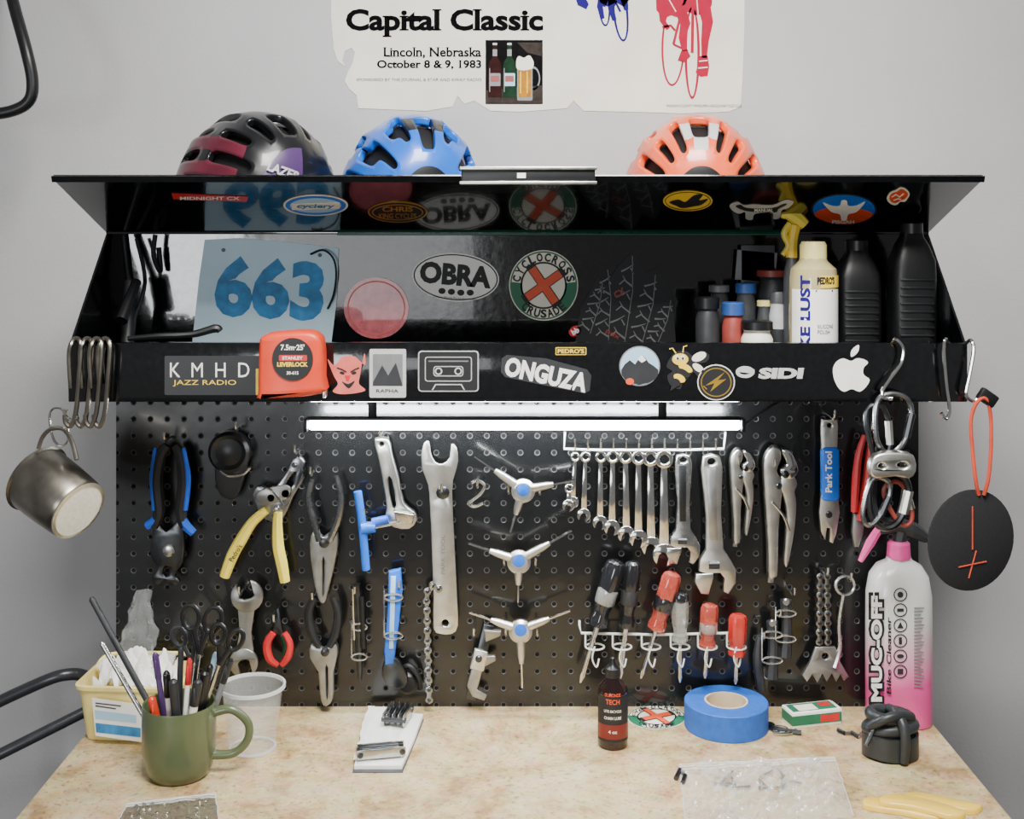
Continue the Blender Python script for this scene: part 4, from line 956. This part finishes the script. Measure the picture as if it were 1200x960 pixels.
for (px,top,f,w,lab) in((1004,292,.10,26,'black plastic oil bottle with ribbed grip'),(1068,272,.11,26,'tall black plastic oil bottle with screw cap')):
    s=S(f);x=(px-600)*s;z1_=ZC-(top-HY)*s;o=root('oil_bottle',lab,'bottle',(x,-f,ZS),'bottles and jars on the hutch shelf')
    R_=[];hh=z1_-ZS
    for k,(h,q) in enumerate(((0,.92),(.01,1),(.6,1),(.72,1),(.82,.96),(.92,.7),(.97,.5),(1,.45))):
        R_.append(se(x,-f,ZS+hh*h,w*s*q,.026*(q if q<.9 else 1),4))
    mk('bottle_body',[loft(R_,'black')]+[box((x,-f-.0262,ZS+hh*(.35+.05*i)),(w*s*1.5,.002,.003),'black',.0005) for i in range(8)],o)
    mk('cap',[lathe((x,-f,z1_-.002),(0,0,1),[(w*s*.5,0),(w*s*.5,.014),(w*s*.42,.016)],'black',24,20,.03)],o)
pu=root('hand_pump','black hand pump leaning in the shelf corner','bicycle pump',V3(140,400,.08))
mk('barrel',[tube([V3(148,420,.1),V3(152,330,.06)],.009,'rubber',14),tube([V3(152,330,.06),V3(146,275,.03)],.006,'black',12)],pu)
mk('handle',[tube([V3(160,330,.07),V3(142,376,.12)],[.007,.009],'black',12)],pu)
mk('lock_bar',[tpx([(150,397,.17),(185,394,.17),(225,392,.165),(252,385,.16),(258,388,.16)],.17,[3,4,4,5,4],'black',5)],label='curved black metal bar resting on the shelf lip',cat_='bar')
mk('cable_coil',[tpx([(182,275,.03),(180,300,.03),(188,318,.02),(186,290,.02)],.03,3,'rubber',5),tpx([(160,280,.03),(170,330,.04),(158,372,.05)],.03,2.5,'rubber',5),tpx([(158,372,.05),(150,440,.06)],.03,2.5,'rubber',0)],label='loose black cable in the shelf corner',cat_='cable')
f=.196;tm=root('tape_measure','red orange tape measure with black and yellow dial label','tape measure',V3(345,464,f+.02))
P=VP(.194)
body=[(309,402),(313,392),(326,388),(362,386),(376,390),(382,402),(383,440),(380,458),(312,463),(308,455)]
mk('case',[plate(P,[body],.034,'orange',.006,sm=3)],tm)
P=VP(.229)
mk('dial_label',[fl(P,el(343,421,24,25,36),'black',1),fl(P,rr(327,416,360,423,1.5),'red',2),txt(P,'7.5m·25\'',343,407,28,7,'white',3,.03),txt(P,'STANLEY',343,419.5,24,4,'white',3,.03),txt(P,'LEVERLOCK',343,427,36,5.5,'yellow',3,.05),txt(P,'30-615',343,437,14,4,'white',3,.02)],tm)
mk('blade_hook',[box(V3(381,461,.212),(.004,.02,.010),'satin',.0008)],tm)
# ================================================================ TABLE OBJECTS
def tb(px,py):
    v=TV(px,py);return v.x,v.y
f=.055;s=S(f);x=(1053-600)*s
o=root('spray_bottle','white and pink bike cleaner bottle with pink collar','bottle',(x,-f,ZT))
R_=[]
for py,rx,p in((0,.86,3),(1,.97,3),(6,1,3),(110,1,3),(150,.99,3),(172,.9,2.8),(184,.7,2.4),(190,.42,2),(196,.36,2)):
    R_.append(se(x,-f,ZT+py*s,37*s*rx,.034*rx,p))
mk('bottle_body',[loft(R_,'pinkfade')],o)
ff=f+.0345;P=VP(ff)
mk('bottle_label',[txt(P,'MUC-OFF',1027,760,132,19,'ink',1,.13,ang=90),txt(P,'MUC-OFF',1027,760,124,13,'white',3,.045,ang=90),txt(P,'Bike Cleaner',1041.5,768,90,5.5,'ink',2,.02,ang=90,shear=.3)]+
  [fl(P,[el(1055,y,8,n=24),el(1055,y,6.8,n=24)],'darkgrey',1) for y in(697,715,733,751,769,787)]+[fl(P,xf(q,1055,y,1.5),'darkgrey',1) for y,q in((697,el(0,0,2.4,n=10)),(715,rr(-2.6,-1.2,2.6,1.2,.4)),(733,[(-2.5,2.2),(0,-2.8),(2.5,2.2)]),(751,rr(-1.2,-2.8,1.2,2.8,.4)),(769,el(0,0,2.8,1.6,12)),(787,rr(-2.2,-2.2,2.2,2.2,.4)))]+
  [fl(P,rr(1071,712+i*4,1083-(i*7%5),713.5+i*4,.5),'grey',1) for i in range(24)],o)
mk('collar',[lathe((x,-f,ZT+192*s),(0,0,1),[(13*s,0),(14*s,1*s),(13*s,17*s),(10*s,20*s)],'pink',24,16,.03)],o)
mk('trigger',[tpx([(1053,648,.055),(1054,635,.055),(1056,622,.055)],f,[8,8,9],'darkgrey',3),tpx([(1087,632),(1070,622),(1050,616),(1030,622)],f,[5,10,9,5],'darkgrey',4),tpx([(1030,620),(1020,636),(1008,658)],f,[5,6,3],'pink',4)],o)
f=.225;x=(210-600)*S(f);s=S(f);r=.048
o=root('coffee_mug','olive green ceramic mug filled with pens and scissors','mug',(x,-f,ZT))
mk('mug_body',[lathe((x,-f,ZT),(0,0,1),[(r*.72,0),(r*.8,.002),(r*.9,.012),(r*.99,.035),(r,.06),(r*1.0,.092),(r*.985,.096),(r*.94,.095),(r*.92,.09),(r*.92,.02),(r*.7,.008),(.001,.007)],'olive',48)],o)
mk('handle',[tube(cat([Vector((x+r*.95,-f,ZT+.082)),Vector((x+r*1.45,-f,ZT+.086)),Vector((x+r*1.9,-f,ZT+.068)),Vector((x+r*1.88,-f,ZT+.045)),Vector((x+r*1.5,-f,ZT+.028)),Vector((x+r*.93,-f,ZT+.026))],6,False),[.0065,.0055,.0055,.0055,.0065],'olive',12)],o)
G='pens and tools standing in the green mug'
def stickin(name,top,base,r,m,lab,capm=None,cat_='pen',ft=.225,fb=.225):
    A=V3(top[0],top[1],ft);B=V3(base[0],base[1],fb)
    pc=[tube([B,A],r,m,12)]
    d=(B-A).normalized()
    pc.append(lathe(A,-d,[(r*.9,-.001),(r*.95,.001),(r*.5,.004)],capm or m,12))
    if capm:pc.append(lathe(A,d,[(r*1.12,0),(r*1.15,.03),(r*1.05,.031)],capm,12));pc.append(box(A+d*.015+Vector((0,-r*1.4,0)),(.003,.002,.02),capm,.0005))
    mk(name,pc,label=lab,cat_=cat_,group=G)
stickin('pen',(182,768),(198,880),.004,'violet','slim purple pen standing in the mug','violet',ft=.2,fb=.215)
stickin('pen',(195,790),(203,880),.0045,'white','white pen with a black cap','black',ft=.245,fb=.238)
stickin('marker',(240,790),(222,880),.0065,'black','thick black marker in the mug',None,'marker',.24,.235)
stickin('pen',(222,775),(214,880),.0035,'white','slim white pen with red cap','red',ft=.25,fb=.245)
stickin('pencil',(252,768),(225,885),.0035,'lightblue','pale blue pencil in the mug',None,'pencil',.21,.22)
stickin('pen',(270,775),(233,885),.004,'grey','grey ballpoint pen in the mug','darkgrey',ft=.215,fb=.21)
stickin('brush',(108,703),(208,886),.0042,'darkgrey','long black handled brush leaning out of the mug',None,'brush',.17,.21)
stickin('brush',(120,755),(192,880),.0035,'steel','long thin steel rod leaning in the mug',None,'rod',.21,.235)
stickin('marker',(203,800),(210,880),.006,'darkgrey','dark grey marker in the mug',None,'marker',.262,.25)
stickin('pen',(178,820),(192,880),.005,'pink','short pink capped pen in the mug','orange',ft=.25,fb=.245)
stickin('marker',(232,800),(218,882),.0055,'cream','cream paint marker in the mug','darkgrey','marker',.258,.252)
stickin('pen',(246,782),(228,884),.0045,'black','black ballpoint pen in the mug',None,'pen',.232,.228)
stickin('pen',(212,762),(208,884),.004,'darkgrey','dark slim pen in the mug',None,'pen',.228,.226)
def scissors(cx,cy,ang,lab,f,m='black',k=1.0):
    o=root('scissors',lab,'scissors',V3(cx,cy,f),G)
    g=lambda pts:xf(pts,cx,cy,k,ang)
    mk('handle',[tpx(g(el(-12,-16,9,13,14,rot=-10)),f,3,m,0,True),tpx(g([(-8,-4),(-2,14),(0,22)]),f,3,m)],o)
    mk('handle',[tpx(g(el(12,-15,9,14,14,rot=10)),f+.004,3,m,0,True),tpx(g([(8,-2),(3,14),(1,22)]),f+.004,3,m)],o)
    mk('blade',[tpx(g([(0,20),(-2,60),(-3,110)]),f,[3,3,1],'steel')],o)
scissors(235,742,5,'black handled scissors standing in the mug',.215,'black',1.1)
scissors(262,760,16,'smaller black handled scissors in the mug',.225,k=.9)
scissors(222,758,-8,'scissors with dark grip loops in the mug',.20,'darkgrey',.85)
x2=(296-600)*S(.146)
mk('plastic_cup',[lathe((x2,-.146,ZT),(0,0,1),[(.031,0),(.032,.002),(.042,.084),(.0455,.085),(.0455,.089),(.0425,.089),(.0405,.08),(.031,.003),(.001,.002)],'clear',40),ringlathe((x2,-.146,ZT+.085),[(.0425,.0),(.0457,.0),(.0457,.0042),(.0425,.0042)],'bagseal'),ringlathe((x2,-.146,ZT+.001),[(.029,.0),(.0325,.0),(.0325,.003),(.029,.003)],'bagseal')],label='clear plastic deli cup beside the mug',cat_='cup')
bx,by=-.540,-.078
bk=root('basket','small yellow plastic basket with a paper label','basket',(bx,by,ZT+.0006))
rings=[]
for h,k in((0,.86),(.004,.88),(.072,1),(.073,1.06),(.078,1.07),(.079,.98),(.07,.96),(.006,.84)):
    rings.append(se(bx,by,ZT+.0006+h,.072*k,.052*k,8,40,-.06))
mk('basket_body',[loft(rings,'basket')],bk)
mk('basket_handle',[tube(cat([Vector((bx-.072,by+.03,ZT+.075)),Vector((bx-.06,by+.05,ZT+.088)),Vector((bx,by+.052,ZT+.09)),Vector((bx+.06,by+.05,ZT+.088)),Vector((bx+.072,by+.03,ZT+.075))],5,False),.003,'basket')],bk)
P=VP(-(by-.0595))
mk('paper_label',[plate(P,[[(108,818),(168,826),(168,870),(112,862)]],.0006,'white',0,0),plate(P,[[(111,832),(160,838),(160,847),(112,842)]],.0004,'lightblue',0,.0008),plate(P,[[(112,847),(165,853),(165,864),(113,858)]],.0004,'numblue',0,.0008)]+[plate(P,[[(112,823+i*3.2),(112+30-i*6,826.5+i*3.2),(112+30-i*6,828+i*3.2),(112,824.5+i*3.2)]],.0004,'midgrey',0,.0008) for i in range(2)],bk)
def cloth(name,cx,cy,cz,sx,sy,amp,m,label,cat_,seed=1,n=28,dome=0.0,ang=50):
    V=[];Fc=[]
    for i in range(n+1):
        for j in range(n+1):
            u=i/n-.5;v=j/n-.5
            a=mn.noise(Vector((u*5+seed,v*5,seed)));b=mn.noise(Vector((u*11,v*11+seed,3)))
            V.append(Vector((cx+sx*(u+.05*b),cy+sy*(v+.05*a),cz+amp*max(0,abs(a)*1.2+.5*abs(b))+dome*(1-min(1,4*(u*u+v*v)))+.0006)))
    for i in range(n):
        for j in range(n):
            a=i*(n+1)+j;Fc.append([a,a+n+1,a+n+2,a+1])
    return mk(name,[(V,Fc,m)],label=label,cat_=cat_,ang=ang)
cloth('cleaning_rag',bx+.0,by,ZT+.058,.110,.07,.045,'white','crumpled white rag in the yellow basket','rag',2,dome=.025)
for k,(px,py,a_) in enumerate(((146,776,.3),(180,780,-.5),(124,782,.9),(196,772,.2))):
    mk('small_packet',[box(V3(px,py,.085-.01*k),(.022,.012,.016),'white' if k%2==0 else 'lightgrey',.002,Matrix.Rotation(a_,3,'Y'))],label='small white plastic packet in the yellow basket',cat_='packet',group='small white packets in the yellow basket')
rings=[]
for k in range(17):
    t=k/16;py=785-t*92;px=158+t*10;w=24*(1-.66*t**1.3)*(1+.1*math.sin(k*1.7));rg=[]
    for q in range(36):
        a=2*math.pi*q/36;nn=1+.4*mn.noise(Vector((math.cos(a)*2.2,math.sin(a)*2.2,k*.35)))
        c_=V3(px,py,.05);rg.append(c_+Vector((w*.00125*math.cos(a)*nn,.012*math.sin(a)*nn,0)))
    rings.append(rg)
mk('plastic_bag',[loft(rings,'bagthin')],label='thin clear plastic bag standing in the basket',cat_='bag',ang=25)
def patch(pts,m,amp,seed,n=26,edge=8,th=0.001,fx=6,fy=5):
    a,b,c_,d=[TV(*p) for p in pts];V=[];Fc=[]
    for i in range(n+1):
        for j in range(n+1):
            u=i/n;w=j/n;p=(a*(1-u)+b*u)*(1-w)+(d*(1-u)+c_*u)*w
            e=min(1,min(u,1-u,w,1-w)*edge)
            h=abs(mn.noise(Vector((u*fx+seed,w*fy,seed))))+.5*abs(mn.noise(Vector((u*fx*2.3,w*fy*2.4+seed,1))))
            p=p+Vector((.004*mn.noise(Vector((w*7,seed,0))),.004*mn.noise(Vector((u*7,0,seed))),th+amp*h*e));V.append(p)
    for i in range(n):
        for j in range(n):
            q=i*(n+1)+j;Fc.append([q,q+n+1,q+n+2,q+1])
    return (V,Fc,m)
mk('folded_packet',[plate(TP,[[(430,840),(497,844),(486,872),(472,906),(413,906),(420,872)]],.0012,'midgrey',0,.0002),plate(TP,[[(432,838),(496,842),(485,872),(471,903),(415,903),(422,872)]],.0055,'white',.001,.0014),patch([(432,838),(494,842),(470,900),(416,901)],'white',.006,9,edge=5,th=.0055,fx=3,fy=3),patch([(431,834),(460,836),(438,898),(414,898)],'white',.004,5,edge=4,th=.0085,fx=2,fy=3)],label='thick folded white packet under the folding tools',cat_='packet',ang=60)
def multitool(px,py,L,W,H,ang,lab,nl=5,z=.0015):
    v=TV(px,py);o=root('folding_multitool',lab,'multitool',(v.x,v.y,ZT+z));Rm=Matrix.Rotation(math.radians(ang),3,'Z')
    def bb(c,s,m,b=.001):return box(Vector((v.x,v.y,ZT+z))+Rm@Vector(c),s,m,b,Rm)
    for k in(-1,1):mk('side_plate',[bb((0,k*W/2,H/2),(L,.003,H),'steel',.0014)],o)
    for k in range(nl):
        y_=-W/2+W*(k+1)/(nl+1);mk('hex_key',[bb((L*.02*(k%2),y_,H*.55),(L*.9,W/(nl+1)*.6,H*.75),'chrome' if k%2 else 'darksteel',.0008),bb((L*.42*(1 if k%2 else -1),y_,H*.8),(.006,W/(nl+1)*.6,H*.6),'darksteel',.0006)],o)
    for k in(-1,1):mk('pivot_bolt',[lathe(Vector((v.x,v.y,ZT+z))+Rm@Vector((k*L*.43,-W/2-.003,H/2)),Rm@Vector((0,1,0)),[(.003,0),(.004,.0006),(.004,W+.0054),(.003,W+.006)],'darksteel',14)],o)
multitool(446,893,.066,.020,.013,12,'silver folding multitool lying on the packet',5,.0095)
multitool(466,852,.048,.030,.018,80,'compact folding hex key set on the packet',6,.0095)
vx,vy=tb(718,873);z=ZT
o=root('lube_bottle','small dark chain lube bottle with dark red label','bottle',(vx,vy,z))
r=.0212
mk('bottle_body',[lathe((vx,vy,z),(0,0,1),[(r*.9,0),(r,.002),(r,.075),(r*.93,.083),(r*.5,.093),(r*.45,.097)],'amber',28)],o)
mk('bottle_label',[cylpatch(vx,vy,r,-r*1.3,r*1.3,z+.012,z+.074,'ink',16,.0005),cylpatch(vx,vy,r,-r*1.2,r*1.2,z+.016,z+.036,'darkred',16,.0008)]+[bend(txt(VP(-vy+r),q,718,yy,w,h,m_,2,.02),vx,vy,r,.0012) for q,yy,w,h,m_ in(('DUMONDE',815,18,4,'redorange'),('TECH',823,16,6,'redorange'),('LITE BICYCLE',834,20,3,'cream'),('CHAIN LUBE',842,20,3.5,'cream'),('4 oz',858,10,4,'cream'))],o)
mk('cap',[lathe((vx,vy,z+.096),(0,0,1),[(.0105,0),(.0105,.012),(.008,.014),(.005,.018),(.0035,.026),(.002,.027)],'black',20,16,.03)],o)
mk('round_sticker',[crus(TP,769.5,841,34.5,.41)],label='round green and white sticker with orange crossed bars',cat_='sticker')
c=TV(851,851);R=.0605
tr=root('masking_tape_roll','roll of blue masking tape lying flat','tape roll',(c.x,c.y,ZT))
mk('tape',[ringlathe((c.x,c.y,ZT),[(.0315,.0005),(R*.985,0),(R,.001),(R,.036),(R*.985,.037),(.0315,.0372)],'tapeblue',64)],tr)
mk('core',[ringlathe((c.x,c.y,ZT),[(.0285,0),(.0315,0),(.0315,.0378),(.0285,.0378)],'kraft',48)],tr)
v=TV(951,846);Rm=Matrix.Rotation(math.radians(14),3,'Z')
mb=root('small_carton','small green white and red patch kit carton','box',(v.x,v.y,ZT))
bb=lambda c,s,m,b=.0006:box(Vector((v.x,v.y,ZT))+Rm@Vector(c),s,m,b,Rm)
mk('carton_body',[bb((0,0,.011),(.078,.034,.022),'white'),bb((0,-.0005,.011),(.0785,.034,.014),'green',0),bb((.0,0.001,.0222),(.07,.026,.0006),'green',0),bb((-.01,-.001,.0226),(.03,.02,.0006),'cream',0),bb((.022,.004,.0226),(.018,.012,.0006),'red',0),bb((.02,-.0173,.011),(.03,.0006,.01),'red',0)],mb)
mk('carton_flap',[bb((.041,0,.012),(.001,.03,.018),'cream',0)],mb)
v=TV(915,860)
mk('key_bundle',[tube(cat([v+Vector(p) for p in((-.02,.02,.004),(-.008,.008,.005),(.01,.0,.004),(.028,-.006,.004))],4,False),.0035,'darksteel'),tube(cat([v+Vector(p) for p in((-.012,-.004,.003),(.006,-.008,.004),(.022,.002,.004))],4,False),.003,'chrome'),lathe(v+Vector((-.012,.018,.0)),(0,0,1),[(.006,0),(.008,.001),(.008,.006),(.005,.008)],'black',12),tube(cat([v+Vector((.012*math.cos(a),.01*math.sin(a)+.01,.003)) for a in(0,1,2,3,4,5)],3,True),.0015,'chrome',6,True)],label='small bundle of metal bits and keys',cat_='keys')
def tchain(pts,w,lab):
    pc=[]
    for i in range(len(pts)-1):
        a=TV(*pts[i]);b=TV(*pts[i+1]);pc.append(tube([a+Vector((0,0,.003)),b+Vector((0,0,.003))],.0024 if i%2 else .0032,'castmetal' if i%2 else 'darksteel',8))
    mk('chain_piece',pc,label=lab,cat_='chain')
tchain([(982,858),(990,862),(998,861),(1006,866),(1010,862)],3,'few loose bicycle chain links on the worktop')
tchain([(792,915),(797,905),(803,912),(800,920)],3,'tiny brown chain links beside the plastic bag')
v=TV(1044,886);tu=root('inner_tube','neatly folded black rubber inner tube with a wrap','inner tube',(v.x,v.y,ZT))
cs=[]
for k,(rx,ry,dz,w_,ph) in enumerate(((.036,.026,.017,.030,0),(.030,.020,.018,.032,.5),(.023,.014,.019,.034,1.0))):
    P_=[v+Vector((rx*math.copysign(abs(math.cos(a))**.8,math.cos(a))+.002*math.sin(2*a+ph),ry*math.sin(a)*(1+.05*math.cos(3*a)),dz+.002*math.sin(2*a+ph))) for a in [2*math.pi*i/36 for i in range(36)]]
    cs.append(ribbon(P_,w_,.0042,'tube'))
for k,(rx,ry,zz_,r,tl) in enumerate(((.031,.021,.040,.0085,.10),(.027,.016,.054,.008,-.12))):
    P_=[v+Vector((rx*math.cos(a),ry*math.sin(a)+.003,zz_+tl*rx*math.cos(a+.4))) for a in [2*math.pi*i/28 for i in range(28)]]
    cs.append(tube(P_,r,'tube',12,True))
mk('tube_coil',cs,tu)
wr=[v+Vector(p) for p in((.008,-.030,.004),(.010,-.031,.026),(.009,-.028,.050),(.004,-.012,.063),(.0,.010,.062))]
mk('tube_wrap',[tube(cat(wr,5,False),[.006,.007,.0075,.007,.006],'tube',10),tube(cat([v+Vector(p) for p in((-.034,-.014,.046),(-.016,-.024,.060),(.006,-.020,.064),(.026,-.006,.056))],5,False),.0065,'tube',10)],tu)
mk('valve_stem',[tube([v+Vector((-.030,-.020,.044)),v+Vector((-.042,-.028,.026))],.003,'darksteel',8)],tu)
def zipbag(pts,m,lab,amp,seed,seal=True):
    pc=[patch(pts,m,amp,seed,64,fx=12,fy=10)]
    if seal:
        a,b,c_,d=[TV(*p) for p in pts]
        for t0 in(.05,.09):
            p0=a*(1-t0)+d*t0;p1=b*(1-t0)+c_*t0;pc.append(tube([p0.lerp(p1,i/12)+Vector((0,0,.004+.003*mn.noise(Vector((i*.6,seed,t0)))))for i in range(13)],.0010,'bagseal',6))
        for q0,q1 in((a,d),(b,c_),(a,b)):pc.append(tube([q0.lerp(q1,i/12)+Vector((.002*mn.noise(Vector((i*.9,seed,2))),.002*mn.noise(Vector((i*.9,seed,5))),.0022)) for i in range(13)],.0008,'bagseal',6))
    mk('plastic_bag',pc,label=lab,cat_='bag',ang=18)
zipbag([(796,898),(978,889),(1000,958),(806,990)],'bagclear','crumpled clear zip bag with small parts inside',.026,4)
v=TV(880,920)
random.seed(5)
mk('small_parts',[tube([v+Vector(p) for p in((x_,y_,.003),(x_+.025*math.cos(a),y_+.025*math.sin(a),.004))],.0014,'darksteel',6) for x_,y_,a in [(random.uniform(-.05,.05),random.uniform(-.02,.02),random.uniform(0,6.2)) for _ in range(13)]]+[lathe(v+Vector((.03,-.02,.001)),(0,0,1),[(.004,0),(.004,.003)],'gold',10),lathe(v+Vector((-.03,-.005,.001)),(0,0,1),[(.005,0),(.005,.003)],'darksteel',6)],label='loose small spokes and bolts inside the bag',cat_='hardware',kind='stuff')
zipbag([(150,944),(252,932),(262,1000),(110,1010)],'bagdark','grey translucent zip bag on the worktop',.010,7)
LEV='yellow tire levers on the worktop'
mk('tire_lever',[plate(TP,[[(1010,945),(1017,940),(1034,941),(1070,948),(1110,958),(1110,963),(1098,965),(1060,957),(1018,951)]],.007,'leveryellow',.0022,.0005,sm=2)],label='thin yellow plastic tire lever',cat_='tire lever',group=LEV)
mk('tire_lever',[plate(TP,[[(1057,939),(1064,935),(1082,935),(1114,941),(1148,948),(1149,953),(1136,956),(1102,949),(1066,944)]],.007,'leveryellow',.0022,.0005,sm=2)],label='thin yellow plastic tire lever',cat_='tire lever',group=LEV)
mk('tire_lever',[plate(TP,[[(1030,948),(1038,943),(1060,943),(1100,952),(1130,962),(1128,968),(1110,968),(1070,957),(1036,953)]],.006,'leveryellow',.0022,.0078,sm=2)],label='yellow plastic tire lever lying across the others',cat_='tire lever',group=LEV)
# ================================================================ TUBE RACKS LEFT
mk('wall_bike_rack',[tpx([(4,-40,-.15),(12,-10,-.05),(20,20,-.02),(31,60,0),(38,95,0),(34,118,0),(14,130,0),(-20,134,0),(-80,130,0)],0,7,'black',6,n=12),tube([V3(4,-40,-.15),V3(4,-60,-.219)],.009,'black',12)],label='bent black tubular bike hook on the wall',cat_='rack')
A0=V3(-40,842,0)
mk('tubular_stand',[tpx([(-45,844,.0),(0,822,.0),(30,808,.0),(58,796,.0),(76,791,-.005),(94,791,-.02),(104,800,-.04),(106,840,-.05)],0,7,'pipe',6,n=14),
  tpx([(-45,905,.03),(0,884,.02),(50,859,.0),(104,832,-.03)],0,6.5,'pipe',0,n=14),
  tube([A0,Vector((A0.x,A0.y,0))],.009,'pipe',12)],label='dark bent metal tube frame beside the workbench',cat_='stand')
# ================================================================ LIGHTS
def areal(name,loc,rot,sx,sy,power,col,spread=180):
    l=bpy.data.lights.new(name,'AREA');l.shape='RECTANGLE';l.size=sx;l.size_y=sy;l.energy=power;l.color=col;l.spread=math.radians(spread)
    o=bpy.data.objects.new(name,l);sc.collection.objects.link(o);o.location=loc;o.rotation_euler=rot;return o
areal('ceiling_light',(.12,-1.15,2.7),(math.radians(40),0,0),.7,.6,31,(1,.98,.945),110)
areal('window_light',(-1.75,-4.3,1.50),(math.radians(90),0,math.radians(-18)),.8,1.0,42,(.95,.98,1))
areal('added_reflection_light',(-.75,-4.6,1.45),(math.radians(90),0,math.radians(-8)),1.1,.7,9,(.95,.98,1))  # added unseen area lamp, gives the back panel a pale central reflection
w=bpy.data.worlds.new('w');sc.world=w;w.use_nodes=True
w.node_tree.nodes['Background'].inputs[0].default_value=(.92,.91,.92,1);w.node_tree.nodes['Background'].inputs[1].default_value=.24
cam=bpy.data.cameras.new('camera');co=bpy.data.objects.new('camera',cam);sc.collection.objects.link(co)
co.location=CAM;co.rotation_euler=(math.radians(90),0,0);cam.sensor_width=36;cam.lens=36*F/1200;cam.shift_y=-(480-HY)/1200.
cam.clip_start=.05
sc.camera=co
